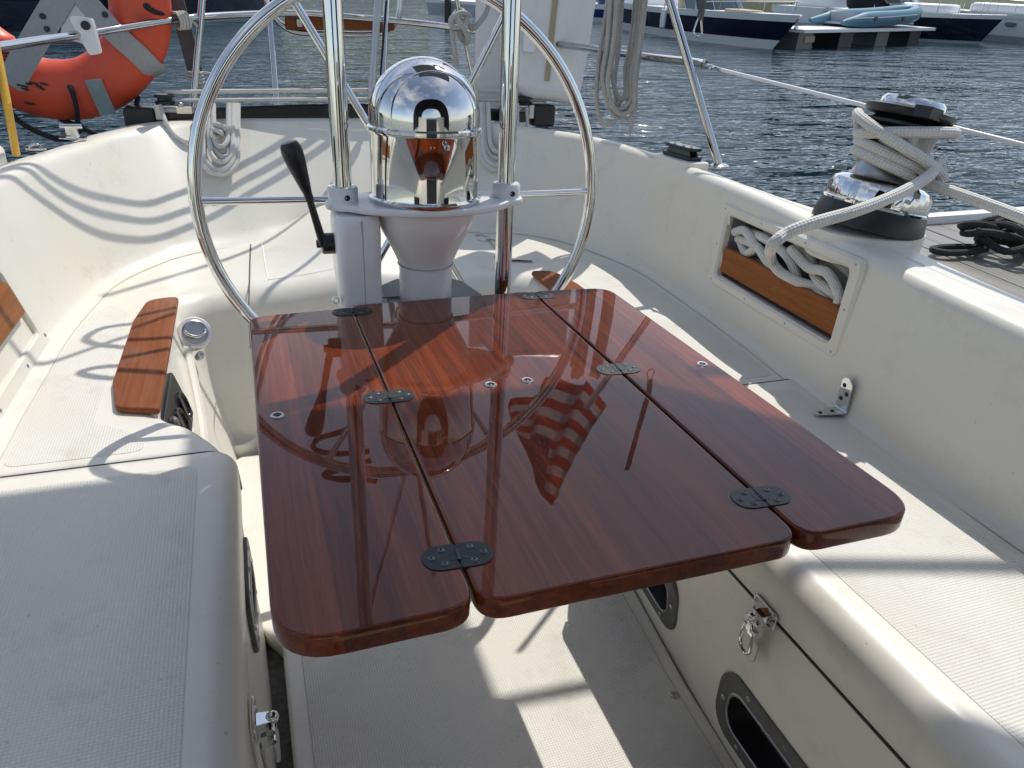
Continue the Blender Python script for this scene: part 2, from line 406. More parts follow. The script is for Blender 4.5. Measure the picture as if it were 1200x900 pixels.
def seat_section(i):
    E, B, (off, R, _) = ST[i], SB[i], SO[i]
    a = ST[max(i-1, 0)]; b = ST[min(i+1, len(ST)-1)]; t = (b-a).normalized(); n = V((t.y, -t.x, 0))
    out = (B-E).normalized(); row = []
    B2 = B+out*0.03; I = E-n*R
    for j in range(13):
        p = B2.lerp(I, j/12); row.append(V((p.x, p.y, seat_z(p.x, p.y))))
    zt = seat_z(I.x, I.y)
    for j in range(1, 7):
        q = math.pi/2*j/6; p = I+n*(R*math.sin(q)); row.append(V((p.x, p.y, zt-R*(1-math.cos(q)))))
    zb = -1.16
    for j in range(1, 31):
        s = j/30; p = E+n*(off*s); row.append(V((p.x, p.y, (zt-R)*(1-s)+zb*s)))
    return row
rows = [seat_section(i) for i in range(len(ST))]
PLATES = [(1.075, -1.005, .29, .150), (.565, -1.025, .34, .140)]     # y, z, length, height of the two recessed handles
def in_plate(c):
    if c.z > -.80: return False
    for (py, pz, l, h) in PLATES:
        if c.x > .5 and abs(c.y-py) < l/2-.024 and abs(c.z-pz) < h/2-.020: return True
    return False
boat = thing('sailboat', 'cream white sailboat cockpit moulding with side seats, curved coaming and narrow footwell', 'sailboat', (.315, 1.0, -1.16))
g = G()
# finer rows only where the recesses are
fine = []
for i in range(len(rows)-1):
    fine.append(rows[i])
    if rows[i][-1].x > .55 and rows[i][-1].y < 1.3:
        k = max(1, int((rows[i][14]-rows[i+1][14]).length/.02))
        for q in range(1, k): fine.append([a.lerp(b, q/k) for a, b in zip(rows[i], rows[i+1])])
fine.append(rows[-1])
g.loft(fine, skip=in_plate)
seat = part('seat_moulding', g, 'gelcoat', boat)
# coaming and stern wall -------------------------------------------------
TOP = [  # inner edge of the coaming top (x, y, z), width of the flat top
 (-.565,-.6,-.40,.15), (-.565,.3,-.40,.15), (-.562,1.0,-.395,.15), (-.56,1.25,-.39,.15), (-.56,1.40,-.388,.14), (-.56,1.52,-.386,.13), (-.558,1.65,-.384,.12), (-.556,1.76,-.382,.11),
 (-.552,1.98,-.376,.10), (-.535,2.16,-.371,.09), (-.49,2.36,-.37,.08), (-.428,2.56,-.368,.08), (-.34,2.80,-.36,.09), (-.165,2.96,-.348,.12), (.3,3.01,-.338,.16), (.72,2.985,-.338,.14), (.93,2.90,-.342,.11), (1.065,2.765,-.345,.09), (1.165,2.60,-.345,.08), (1.213,2.40,-.345,.075),
 (1.222,2.14,-.345,.075), (1.200,1.75,-.345,.08), (1.183,1.55,-.346,.09), (1.180,1.42,-.353,.12), (1.174,1.3,-.361,.14), (1.168,1.2,-.370,.145), (1.159,1.05,-.382,.15), (1.147,.72,-.396,.15), (1.142,.3,-.404,.15), (1.14,-.6,-.404,.15)]
CT = cr([V(q[:3]) for q in TOP], 7); CW = cr([V((q[3], 0, 0)) for q in TOP], 7)
def coaming_section(i):
    Bq, T, wd = SB[i], CT[i], CW[i].x
    a = CT[max(i-1, 0)]; b = CT[min(i+1, len(CT)-1)]; t = V((b.x-a.x, b.y-a.y, 0)).normalized(); n = V((-t.y, t.x, 0))   # outward
    zb = seat_z(Bq.x, Bq.y) if 0 < i < len(CT)-1 else ZS
    zb = min(zb, -.68)
    B = V((Bq.x, Bq.y, zb)); row = []
    F = (T-B); fl = F.length; F.normalize()
    Rc = .03 if Bq.x < .9 else .016
    # cove at the foot, straight face, rounded shoulder, flat top, outer drop
    for j in range(5):
        s = j/4; p0 = B-n*Rc*1.2+V((0, 0, .0015)); p2 = B+F*Rc*1.4; row.append(p0*(1-s)**2+(B+V((0, 0, .0015)))*2*s*(1-s)+p2*s*s)
    R = .028
    for j in range(1, 19):
        row.append((B+F*Rc*1.4).lerp(T-F*R, j/18))
    for j in range(1, 7):
        s = j/6; p0 = T-F*R; p2 = T+n*R; row.append(p0*(1-s)**2+T*2*s*(1-s)+p2*s*s)
    row.append(T+n*(wd*.55)+V((0, 0, -.002)))
    e = T+n*wd+V((0, 0, -.006))
    row.append(e-n*.02)
    for j in range(1, 5):
        s = j/4; row.append((e-n*.02)*(1-s)**2+e*2*s*(1-s)+(e+V((0, 0, -.02)))*s*s)
    for dz, dn in ((.1, .012), (.3, .05), (.6, .07), (.9, .03), (1.3, -.1)):
        row.append(e+n*dn+V((0, 0, -.02-dz)))
    return row
crows = [coaming_section(i) for i in range(len(CT))]
BX = (1.390, -.493, .500, .172)     # starboard locker opening: y centre, z centre, length, height
BXP = (1.62, -.60, .56, .15)      # the port one, mostly out of the picture
def in_box(c):
    if c.x > .9 and abs(c.y-BX[0]) < BX[2]/2 and abs(c.z-BX[1]) < BX[3]/2: return True
    return False
fine = []
for i in range(len(crows)-1):
    fine.append(crows[i])
    if crows[i][10].x > .9 and .9 < crows[i][10].y < 1.8:
        k = max(1, int((crows[i][12]-crows[i+1][12]).length/.018))
        for q in range(1, k): fine.append([a.lerp(b, q/k) for a, b in zip(crows[i], crows[i+1])])
fine.append(crows[-1])
g = G(); g.loft(fine, skip=in_box)
part('coaming', g, 'gelcoat', boat, sharp=50)
from mathutils.bvhtree import BVHTree
COAM_BVH = BVHTree.FromPolygons([tuple(p) for p in g.v], g.f)
# stern deck behind the stern wall and the transom is the outer drop of the coaming loft
# thin groove that runs along the coaming top
g = G()
for sgn, rng in ((1, [i for i in range(len(CT)) if CT[i].x > .9 and CT[i].y < 2.5]), ):
    pts = []
    for i in rng:
        a = CT[max(i-1, 0)]; b = CT[min(i+1, len(CT)-1)]; t = V((b.x-a.x, b.y-a.y, 0)).normalized(); n = V((-t.y, t.x, 0))
        pts.append(CT[i]+n*(CW[i].x*.5)+V((0, 0, -.0035)))
    g.tube(pts, .0035, 6)
part('deck_joint', g, 'gelcoat', boat)
# gutter floor and sole board ---------------------------------------------
g = G(); g.box((.315, .85, -1.175), (1.1, 3.0, .03))
part('bilge_floor', g, 'gutter', boat)
def poly_slab(outline, z0, z1, bev, name, mt, parent, r=None, **kw):
    gg = G(); gg.slab(outline, z0, z1, bev); return part(name, gg, mt, parent, **kw)
def roundpoly(pts, r, seg=6):
    n = len(pts); o = []
    for i in range(n):
        a, b, c = V(pts[i-1]), V(pts[i]), V(pts[(i+1) % n]); d1 = (a-b).normalized(); d2 = (c-b).normalized()
        rr = r[i] if isinstance(r, (list, tuple)) else r
        ang = d1.angle(d2); L = min(rr/math.tan(ang/2), (a-b).length*.48, (c-b).length*.48)
        p, q = b+d1*L, b+d2*L
        for j in range(seg+1):
            s = j/seg; o.append(tuple(p*(1-s)**2+b*2*s*(1-s)+q*s*s))
    return o
sole_out = [(-.02, -.6), (.68, -.6), (.683, .45), (.704, .86), (.738, 1.17), (.76, 1.30), (.76, 1.93), (-.10, 1.93), (-.10, 1.30), (-.022, 1.17)]
sole = poly_slab(roundpoly(sole_out, .03), -1.16, ZF, .008, 'cockpit_sole', 'gelcoat', boat)
skid = [(.012, -.55), (.655, -.55), (.657, .45), (.676, .86), (.705, 1.2), (.012, 1.2)]
poly_slab(roundpoly(skid, .03), ZF+.0004, ZF+.0022, .0015, 'non_skid_panel', 'gelcoat_skid', sole)
g = G(); screw(g, onz(791, 815, ZF+.002)+V((0, 0, .0)), (0, 0, 1), .010); part('deck_screw', g, 'satin', sole)
# locker lids on the two side seats ----------------------------------------
def lid(side, name):
    g = G(); ys = [-.58+(1.222+.58)*i/24 for i in range(25)]
    ins = []
    for y in ys:
        if side < 0: e, b = -.065, -.447
        else:
            e = .69; b = 1.072+.068*max(0, (y-.6)/.6)**1.2 if y > .6 else 1.072
        n = 1 if side < 0 else -1; R = .042; lift = .006; drop = -.785
        row = [V((b, y, ZS-.02)), V((b, y, ZS+lift-.004)), V((b+n*.002, y, ZS+lift-.0012)), V((b+n*.005, y, ZS+lift))]
        i0 = e+n*(.004)-n*R
        for j in range(1, 9): row.append(V((b+n*.005+(i0-b-n*.005)*j/8, y, ZS+lift)))
        for j in range(1, 9):
            q = math.pi/2*j/8; row.append(V((i0+n*R*math.sin(q), y, ZS+lift-R*(1-math.cos(q)))))
        x1 = i0+n*R
        row += [V((x1, y, drop+.004)), V((x1-n*.002, y, drop)), V((x1-n*.02, y, drop))]
        ins.append(row)
    # close the aft end: round the edge over
    last = ins[-1]; c = V((sum(p.x for p in last)/len(last), 0, ZS-.03))
    for dy, sh in ((.003, .0012), (.0045, .004), (.0045, .022)):
        r2 = []
        for p in last:
            d = (p-V((c.x, p.y, c.z))); q = p.copy(); q.y += dy
            if p.z > ZS-.005: q.z -= sh
            else: q.x -= (1 if side < 0 else -1)*sh
            r2.append(q)
        ins.append(r2)
    g.loft(ins if side > 0 else [list(r) for r in ins])
    return part(name, g, 'gelcoat', boat, sharp=45)
lp = lid(-1, 'locker_lid'); ls = lid(1, 'locker_lid')
zz = ZS+.0064
o = roundpoly([(-.425, -.55), (-.122, -.55), (-.122, 1.18), (-.425, 1.18)], .02); poly_slab(o, zz-.001, zz+.0003, .0004, 'non_skid_panel', 'gelcoat_skid', lp)
o = roundpoly([(.752, -.55), (1.045, -.55), (1.045, .6), (1.105, 1.18), (.752, 1.18)], .02); poly_slab(o, zz-.001, zz+.0003, .0004, 'non_skid_panel', 'gelcoat_skid', ls)
zz = ZS+.0004
o = roundpoly([(-.43, 1.265), (-.20, 1.265), (-.245, 1.345), (-.31, 1.40), (-.31, 2.0), (-.36, 2.08), (-.395, 2.0), (-.425, 1.75), (-.43, 1.5)], .025)
poly_slab(o, zz-.001, zz+.0004, .0004, 'non_skid_panel', 'gelcoat_skid', seat)
o = roundpoly([(.80, 1.262), (1.115, 1.262), (1.15, 1.65), (1.165, 2.03), (1.10, 2.18), (.955, 2.0), (.955, 1.40), (.88, 1.34)], .025)
poly_slab(o, zz-.001, zz+.0004, .0004, 'non_skid_panel', 'gelcoat_skid', seat)
# dark seams: aft edge of each lid and the long seam below its front
g = G()
for side in (-1, 1):
    if side < 0: xs = [(-.465, ZS), (-.112, ZS)]; e = -.065; n = 1
    else: xs = [(1.135, ZS), (.737, ZS)]; e = .69; n = -1
    pts = [V((xs[0][0], 1.231, ZS+.0005)), V((xs[1][0], 1.231, ZS+.0005))]
    for j in range(1, 7):
        q = math.pi/2*j/6; pts.append(V((e-n*.045+n*.0455*math.sin(q), 1.231, ZS+.0005-.0455*(1-math.cos(q)))))
    pts.append(V((e+n*.003, 1.231, -.785)))
    g.tube(pts, .0035, 6)
    g.tube([V((e+n*.001, 1.228, -.789)), V((e+n*.001, .9, -.789)), V((e+n*.001, -.58, -.789))], .0028, 6)
part('lid_seam', g, 'seam', boat)
# helm-seat lid: a thin dark gap across the hump, from the stern wall to its rounded front
def helm_line(x, y0, y1, lift):
    pts = []
    for j in range(24):
        y = y0+(y1-y0)*j/23; pts.append(V((x, y, seat_z(x, y)+lift)))
    R = .09; zt = seat_z(x, 2.01)
    return pts, R, zt
g = G()
pts, R, zt = helm_line(.005, 2.565, 2.02, .0004)
for j in range(1, 9):
    q = math.pi/2*j/8; pts.append(V((.005, 2.01-(R+.001)*math.sin(q), zt+.0012-R*(1-math.cos(q)))))
pts += [V((.005, 1.915, zt-.09))]
for i_, p_ in enumerate(pts): p_.x = .004-.030*i_/(len(pts)-1)
g.tube(pts, .0019, 6); part('lid_gap', g, 'seam', boat)
# moulded border of the helm-seat lid
g = G(); bl = [(.04, 2.55), (.04, 2.22), (.055, 2.19), (.30, 2.19)]
g.tube([V((x, y, seat_z(x, y)-.0012)) for x, y in cr([V((a, b, 0)) for a, b in bl], 10) for x, y in ((x, y),)] if False else [V((p.x, p.y, seat_z(p.x, p.y)-.0005)) for p in cr([V((a, b, 0)) for a, b in bl], 10)], .0022, 6)
part('moulded_border', g, 'gelcoat', boat)
# drain scoop in the starboard face, above the seam
g = G()
sc = [onx(u, v, .70) for u, v in ((838, 640), (843, 662), (856, 676), (870, 681), (876, 684))]
g.tube(cr(sc, 6), .007, 8); part('drain_moulding', g, 'gelcoat', boat)
# recessed step and panel moulding in the port footwell face
def face_p(y, z, out=0.0):      # point on the port face below the seat edge
    s = (ZS-.03-z)/(1.16-.73); return V((-.205+.12*s+out, y, z))
g = G()
fr = [face_p(1.455, -.755, .004), face_p(1.455, -.90, .004), face_p(1.70, -.90, .004), face_p(2.0, -.77, .004)]
g.tube(cr(fr, 8), .013, 8)
part('panel_surround', g, 'gelcoat', boat)
g = G()
for k in range(3):
    g.tube([face_p(1.40+.018*k, -.80-.024*k, .006), face_p(1.50, -.83-.024*k, .010), face_p(1.60, -.85-.024*k, .006)], .009, 8)
part('step_moulding', g, 'gelcoat', boat)
# foot chock / scupper dish low in the port quarter
g = G(); dd = onz(278, 512, -1.10)
g.lathe([(.065, -.03), (.065, .004), (.061, .012), (.054, .012), (.047, .0), (.030, -.010), (.0001, -.013)], M.Translation(V((dd.x, dd.y, -1.108))), 32)
part('scupper_dish', g, 'gelcoat', boat)
# starboard locker: flange, cavity ------------------------------------------
def coam_frame(y, z, side=1):
    best = min((r for r in crows if (r[12].x > .3) == (side > 0)), key=lambda r: abs(r[12].y-y))
    i = crows.index(best); c = [p for p in best]
    j = min(range(5, 22), key=lambda q: abs(c[q].z-z))
    p = c[j]; up_ = (c[j+1]-c[j-1]).normalized(); al = (crows[min(i+1, len(crows)-1)][j]-crows[max(0, i-1)][j]).normalized()
    nn = al.cross(up_) if False else up_.cross(al); 
    ctr = V((.315, y, z)); 
    if nn.dot(ctr-p) < 0: nn = -nn
    return p, nn.normalized()
p, nn = coam_frame(BX[0], BX[1]); LF = frame(p, V((0, -1, 0)), nn)      # ex: toward the bow, ez: into the cockpit
LFup = LF.col[1]
g = G(); o = rrect(BX[2]+.058, BX[3]+.045, .020, 5); i_ = rrect(BX[2]-.016, BX[3]-.010, .012, 5)
g.ringslab(o, i_, -.012, .0095, .006, LF); bxf = part('locker_frame', g, 'gelcoat', boat)
g = G(); w2, h2, dp = BX[2]/2-.004, BX[3]/2-.003, .22
vs = [(-w2, -h2, .003), (w2, -h2, .003), (w2, h2, .003), (-w2, h2, .003), (-w2, -h2, -dp), (w2, -h2, -dp), (w2, h2, -dp), (-w2, h2, -dp)]
g.add(vs, [(0, 1, 5, 4), (1, 2, 6, 5), (2, 3, 7, 6), (3, 0, 4, 7), (4, 5, 6, 7)], LF)
part('locker_lining', g, 'boat_grey', bxf)
g = G()
for a in (-.255, -.085, .09, .258): 
    for b in (-.1, .1): screw(g, LF @ V((a, b*(BX[3]+.018)/.2, .0088)), LF.col[2].xyz, .003)
for b in (0,): screw(g, LF @ V((-.262, .0, .0088)), LF.col[2].xyz, .003); screw(g, LF @ V((.262, 0, .0088)), LF.col[2].xyz, .003)
part('screw_heads', g, 'satin', bxf, kind='stuff')
g = G(); g.slab(rrect(BX[2]-.024, .066, .006, 4), -.020, .004, .004, LF @ M.Translation(V((0, -.035, -.004)))); part('retaining_bar', g, 'teak_bar', bxf)
# port locker: only its aft end is in the picture
p2, n2 = coam_frame(1.565, -.590, -1); PF = frame(p2, V((0, 1, 0)), n2)
g = G(); o = rrect(.56, .225, .022, 5); i_ = rrect(.475, .15, .012, 5)
g.ringslab(o, i_, -.004, .010, .004, PF); pbf = part('locker_frame', g, 'gelcoat', boat)
g = G(); g.slab(rrect(.474, .149, .012, 4), -.012, -.004, .002, PF); part('locker_lining', g, 'recess', pbf)
g = G(); g.slab(rrect(.45, .075, .006, 4), -.004, .016, .004, PF @ M.Translation(V((0, .018, 0)))); part('retaining_bar', g, 'teak_bar', pbf)
g = G()
for a in (-.1, .1, .262): screw(g, PF @ V((a, .094, .010)), n2, .0045)
for a in (.262, ): screw(g, PF @ V((a, -.09, .010)), n2, .0045)
for a in (-.1, .1): screw(g, PF @ V((a, -.094, .010)), n2, .0045)
part('screw_heads', g, 'satin', pbf, kind='stuff')
# raised pads on the coaming top for the mooring fairlead and the winch
g = G(); g.slab(rrect(.085, .20, .02, 5), -.03, .012, .008, frame((1.262, 2.02, -.345), (1, 0, 0), (0, 0, 1))); part('fairlead_pad', g, 'gelcoat', boat)
g = G(); g.lathe([(.116, -.06), (.118, -.02), (.120, .002), (.116, .004)], frame((1.285, 1.272, -.366), (1, 0, 0), (0, 0, 1)), 40); part('winch_pad', g, 'gelcoat', boat)
g = G(); q = onz(30, 176, -.36); g.slab(roundpoly([(-.72, 1.5), (-.60, 1.5), (-.565, 2.28), (-.60, 2.42), (-.70, 2.35)], .02), -.40, -.345, .012); part('fairlead_pad', g, 'gelcoat', boat)
# cabin end, companionway and cabin top behind the camera (seen in the chrome)
g = G()
g.box((-.30, -.62, -.55), (.55, .04, 1.2)); g.box((.93, -.62, -.55), (.55, .04, 1.2)); g.box((.315, -.62, -.95), (.68, .04, .4))
g.box((.315, -1.5, -.02), (1.7, 1.7, .05)); part('cabin_end', g, 'gelcoat', boat)
g = G(); g.box((.315, -.60, -.42), (.66, .02, .68)); part('companionway', g, 'recess', boat)  # flat dark sheet stands in for the unlit cabin interior
# ------------------------------------------------------------------ cockpit table
table = thing('folding_table', 'varnished mahogany cockpit table with two hinged side leaves in front of the wheel', 'table', (.32, .86, ZT-.03))
TH = .024
def leaf(name, pts, r):
    g = G(); g.slab(roundpoly(pts, r, 8), ZT-TH, ZT, .0035); return part(name, g, 'mahogany', table)
leaf('side_leaf', [(-.016, .468), (.1535, .470), (.1535, 1.236), (-.014, 1.226)], [.055, .03, .022, .03])
mainp = leaf('centre_panel', [(.1565, .470), (.4955, .470), (.4955, 1.255), (.1565, 1.247)], [.028, .028, .02, .02])
leaf('side_leaf', [(.4985, .471), (.655, .471), (.652, 1.244), (.4985, 1.255)], [.028, .05, .04, .02])
def hinge(x, y, w=.069, h=.036):
    m = frame((x, y, ZT), (1, -.06, 0), (0, 0, 1)); g = G(); r = h/2-.001
    for sx in (-1, 1):
        o = rrect(w/2-.0012, h, [r if sx > 0 else .002, r if sx > 0 else .002, .002 if sx > 0 else r, .002 if sx > 0 else r], 6)
        g.slab(o, -.002, .0012, .0006, m @ M.Translation((sx*w/4, 0, 0)))
    h_ = part('hinge', g, 'dark_metal', table)
    g = G(); g.tube([m @ V((0, -.008, .0008)), m @ V((0, .008, .0008))], .0022, 8)
    g.box((0, 0, .0008), (.016, .013, .0014), m); part('hinge_knuckle', g, 'dark_metal', h_)
    g = G()
    for sx in (-1, 1):
        for dx, dy in ((.014, .010), (.025, .0), (.014, -.010)): screw(g, m @ V((sx*dx, dy, .0010)), (0, 0, 1), .0036)
    part('screw_heads', g, 'grey_frame', h_, kind='stuff')
for x, y in ((.154, .538), (.154, .880), (.154, 1.212), (.497, .543), (.497, .888), (.497, 1.226)): hinge(x, y)
def eyelet(u, v):
    p = onz(u, v, ZT); g = G()
    g.lathe([(.009, -.002), (.009, .0006), (.0078, .0016), (.0052, .0014), (.0048, -.0005), (.0001, -.0006)], M.Translation(p), 20); e = part('eyelet', g, 'satin', table)
    g = G(); g.ball(p+V((0, 0, .0002)), .0028, seg=8, rings=5, sc=(1, 1, .4)); part('eyelet_hole', g, 'black', e)
for q in ((325, 487), (575, 451), (618, 446), (823, 427)): eyelet(*q)
g = G()
for x in (.20, .45): g.box((x, .86, ZT-TH-.008), (.03, .68, .016))
g.box((.32, 1.20, ZT-TH-.03), (.28, .03, .03)); part('table_bearer', g, 'mahogany', table)
# ------------------------------------------------------------------ steering pedestal
PX, PY, PZ = .3035, 1.305, -.286       # centre of the instrument plate
ped = thing('steering_pedestal', 'white steering pedestal with chrome domed compass on a white plate behind the table', 'steering pedestal', (PX, PY, ZF))
pm = M.Translation((PX, PY, 0))
g = G(); g.lathe([(.12, -1.125), (.12, -1.105), (.075, -1.09), (.055, -1.02), (.0485, -.80), (.0485, -.402), (.0495, -.396), (.053, -.388), (.060, -.372), (.070, -.352), (.0795, -.334), (.0855, -.318), (.0885, -.300), (.0885, -.285)], pm, 40)
pc = part('column', g, 'white_paint', ped)
g = G(); g.tube([V((PX+.0505*math.cos(a*math.pi/20), PY+.0505*math.sin(a*math.pi/20), -.3985)) for a in range(40)], .0012, 6, closed=True); part('column_seam', g, 'boat_grey', pc)
# plate: pointed oval, wider at the collars
def plate_outline():
    o = []
    L, Rr = .168, .031
    for s in (1, -1):
        for j in range(9):
            a = math.radians((-90+180*j/8)+(0 if s > 0 else 180)); o.append((s*.1475+Rr*math.cos(a), Rr*math.sin(a)))
        # bulge between
        for j in range(1, 12):
            t = j/12; x = s*.1475*(1-2*t); o.append((x, s*(Rr+.066*math.sin(math.pi*t)**.75)))
    return o
g = G(); g.slab(plate_outline(), PZ-.008, PZ+.0045, .003, M.Translation((PX+.004, PY, 0)) @ M.Rotation(math.radians(0), 4, 'Z')); plate = part('instrument_plate', g, 'white_paint', ped)
zt = PZ+.004
g = G(); R0 = .0945
g.lathe([(R0+.002, zt), (R0+.004, zt+.003), (R0+.004, zt+.007), (R0, zt+.010), (R0-.0005, zt+.012), (R0-.0005, zt+.112), (R0+.001, zt+.114), (R0+.001, zt+.117), (R0-.002, zt+.118)], pm, 64)
comp = part('compass_drum', g, 'chrome', ped)
zs = zt+.118; g = G(); prof = [(R0+.0035, zs), (R0+.0035, zs+.005), (R0, zs+.008), (R0, zs+.02)]
for j in range(1, 17):
    a = math.pi/2*j/16; prof.append((max(R0*math.cos(a), .0003), zs+.02+R0*1.0*math.sin(a)))
g.lathe(prof, pm, 64); dome = part('compass_dome', g, 'chrome', ped)
g = G(); bead = []
for j in range(25):          # arched bead of the hinged front hood
    a = math.pi*j/24; x = .070*math.cos(a); z = .012+.083*math.sin(a)**.8
    zz = max(0, z-.02); yy = -math.sqrt(max(0, R0**2-x*x-zz*zz)) if R0**2-x*x-zz*zz > 0 else 0
    bead.append(V((PX+x, PY+yy, zs+z)))
g.tube(bead, .0014, 8); part('hood_bead', g, 'chrome', dome)
g = G(); fy = PY-R0-.001
g.lathe([(.0055, 0), (.0055, .004), (.004, .006), (.0001, .0065)], frame((PX+.014, fy+.001, zs-.017), (1, 0, 0), (0, -1, 0)), 14); part('screw_knob', g, 'chrome', comp)
for sx in (-1, 1):
    x = PX+.004+sx*.1475
    g = G(); g.lathe([(.0255, PZ+.003), (.0255, PZ+.026), (.0235, PZ+.0295), (.0165, PZ+.030)], M.Translation((x, PY, 0)), 28); c = part('tube_collar', g, 'white_paint', plate)
    g = G(); m = frame((x+.004, PY-.0255, PZ+.014), (1, 0, 0), (0, -1, 0)); g.lathe([(.0048, -.001), (.0048, .0008), (.0036, .0014), (.0030, -.0002), (.0001, -.0004)], m, 12); part('set_screw', g, 'dark_metal', c)
# wheel brake / gear housing on the left with its lever
g = G(); hx = .1775
out = roundpoly([(-.039, -.05), (.039, -.05), (.039, .05), (-.039, .05)], [.022, .022, .022, .022], 6)
rows = []
for z, s, dx in ((-.58, .86, .004), (-.47, .92, .002), (-.40, .97, .0), (-.335, 1.0, 0), (-.312, .985, 0), (-.302, .93, 0), (-.2985, .84, 0)):
    rows.append([V((hx+dx+x*s, PY-.005+y*s, z)) for x, y in out+[out[0]]])
g.loft(rows); g.f.append(tuple(range(len(g.v)-len(out)-1, len(g.v)-1)))
hs = part('control_housing', g, 'white_paint', ped)
g = G(); g.tube([V((hx+.004, PY-.0553, -.305)), V((hx+.005, PY-.0545, -.335)), V((hx+.006, PY-.0505, -.47)), V((hx+.008, PY-.047, -.58))], .0012, 6); part('housing_seam', g, 'boat_grey', hs)
lv = []
g = G(); mx_ = frame((hx-.039, PY-.01, -.352), (0, 1, 0), (-1, 0, 0))
g.lathe([(.018, -.005), (.018, .018), (.0165, .020), (.007, .021), (.007, .029), (.0001, .030)], mx_, 20); lv = part('control_lever', g, 'black', ped)
a0, a1, a2 = V((hx-.052, PY-.01, -.345)), V((.099, PY-.015, -.268)), V((.078, PY-.02, -.185))
a0, a1 = ony(379, 287, PY-.02), ony(361, 228, PY-.02); a2 = ony(340, 172, PY-.02)
g = G(); pts = cr([a0, a0.lerp(a1, .5), a1], 6); g.tube(pts, [.0075-.002*i/(len(pts)-1) for i in range(len(pts))], 10); part('lever_rod', g, 'gloss_black', lv)
pts = cr([a1.lerp(a0, .12), a1, a1.lerp(a2, .45), a1.lerp(a2, .8), a2, a2+(a2-a1)*.1], 6); n = len(pts)
rr = [.0072+.010*max(0, math.sin(math.pi*min(1, max(0, (i/(n-1)-.22)/.9)))**1.0) for i in range(n)]; rr[-1] = .007; rr[0] = .006
g = G(); g.tube(pts, rr, 14); part('lever_grip', g, 'black', lv)
# dark collar clamp just above table height behind the column
oc = roundpoly([(-.085, -.03), (-.07, -.075), (.07, -.075), (.10, -.03), (.085, .06), (.05, .10), (-.045, .10), (-.085, .06)], .015)
g = G(); g.slab(oc, -.492, -.468, .004, M.Translation((PX+.012, PY+.03, 0))); part('table_clamp', g, 'slate', ped)
g = G(); g.box((PX-.063, PY+.015, -.466), (.09, .004, .002)); part('clamp_seam', g, 'black', ped)
q = ony(393, 352, 1.27); g = G(); g.lathe([(.006, 0), (.006, .012), (.004, .014), (.0001, .014)], frame(q, (1, 0, 0), (0, -1, .3)), 12); part('clamp_bolt', g, 'steel', ped)
# guard tubes
gd = thing('pedestal_guard', 'two polished steel guard tubes rising from the white instrument plate', 'guard rail', (PX, PY, PZ))
lt, lb = ony(389.5, 0, PY+.012), V((PX+.004-.1475, PY, PZ+.02)); rt, rb = ony(600, 0, PY+.012), V((PX+.004+.1475, PY, PZ+.02))
def up(p, q, z): return p.lerp(q, (z-p.z)/(q.z-p.z))
zt_ = .36
lt2, rt2 = up(lb, lt, zt_), up(rb, rt, zt_)
archp = [lb, lb.lerp(lt2, .5), lt2]; 
top_c = (lt2+rt2)/2; half = (rt2-lt2)/2
bow = [lt2]+[top_c-half*math.cos(math.radians(a))+V((0, 0, .10*math.sin(math.radians(a)))) for a in (25, 50, 75, 90, 105, 130, 155)]+[rt2]
g = G(); g.tube(cr([lb, lb.lerp(lt2, .33), lb.lerp(lt2, .66)]+bow+[rb.lerp(rt2, .66), rb.lerp(rt2, .33), rb], 5), .0158, 20); part('guard_tube', g, 'chrome', gd)
g = G(); g.tube([V((rb.x, rb.y, PZ)), V((rb.x+.001, rb.y, -.7)), V((rb.x+.002, rb.y, ZF))], .0158, 20); part('guard_tube', g, 'chrome', gd)
g = G(); g.tube([V((lb.x+.035, lb.y+.03, PZ-.01)), V((lb.x+.036, lb.y+.03, -.7)), V((lb.x+.037, lb.y+.03, ZF))], .0158, 16); part('guard_tube', g, 'chrome', gd)
# ------------------------------------------------------------------ wheel
WY = 1.50; WC = V((.317, WY, -.318)); WR = .402
tilt = M.Translation(WC) @ M.Rotation(math.radians(-3), 4, 'X')
ring = [tilt @ V((WR*math.cos(2*math.pi*i/96), 0, WR*math.sin(2*math.pi*i/96))) for i in range(96)]
g = G(); g.tube(ring, .0125, 14, closed=True); wh = part('steering_wheel', g, 'chrome', ped)
for k in range(6):
    a = math.radians(60*k); d = V((math.cos(a), 0, math.sin(a)))
    g = G(); g.tube([tilt @ (d*.03+V((0, -.03, 0))), tilt @ (d*.12+V((0, -.018, 0))), tilt @ (d*(WR-.01))], .0072, 10); sp = part('spoke', g, 'chrome', wh)
g = G(); g.lathe([(.035, -.02), (.04, -.005), (.04, .03), (.03, .045), (.0001, .046)], tilt @ frame((0, .0, 0), (1, 0, 0), (0, -1, 0)), 28); part('hub', g, 'chrome', wh)
g = G(); g.tube([tilt @ V((0, -.04, 0)), V((PX, PY+.04, WC.z))], .02, 14); part('shaft', g, 'steel', wh)
# ------------------------------------------------------------------ teak step boards on the footwell corners
def board(pts, r, label):
    g = G(); g.slab(roundpoly(pts, r, 7), ZS+.001, ZS+.015, .005)
    b = single('teak_board', g, 'teak', label, 'teak board', group='teak boards over the footwell edge')
    return b
board([(-.195, 1.395), (-.192, 2.065), (-.268, 2.055), (-.288, 1.90), (-.293, 1.55), (-.275, 1.425)], [.008, .02, .05, .06, .05, .03], 'oiled teak board over the left footwell edge, above the engine panel')
board([(.825, 1.40), (.905, 1.425), (.925, 1.55), (.92, 1.95), (.895, 2.09), (.822, 2.10)], [.008, .04, .05, .06, .05, .02], 'oiled teak board on the right footwell edge, half hidden behind the table')
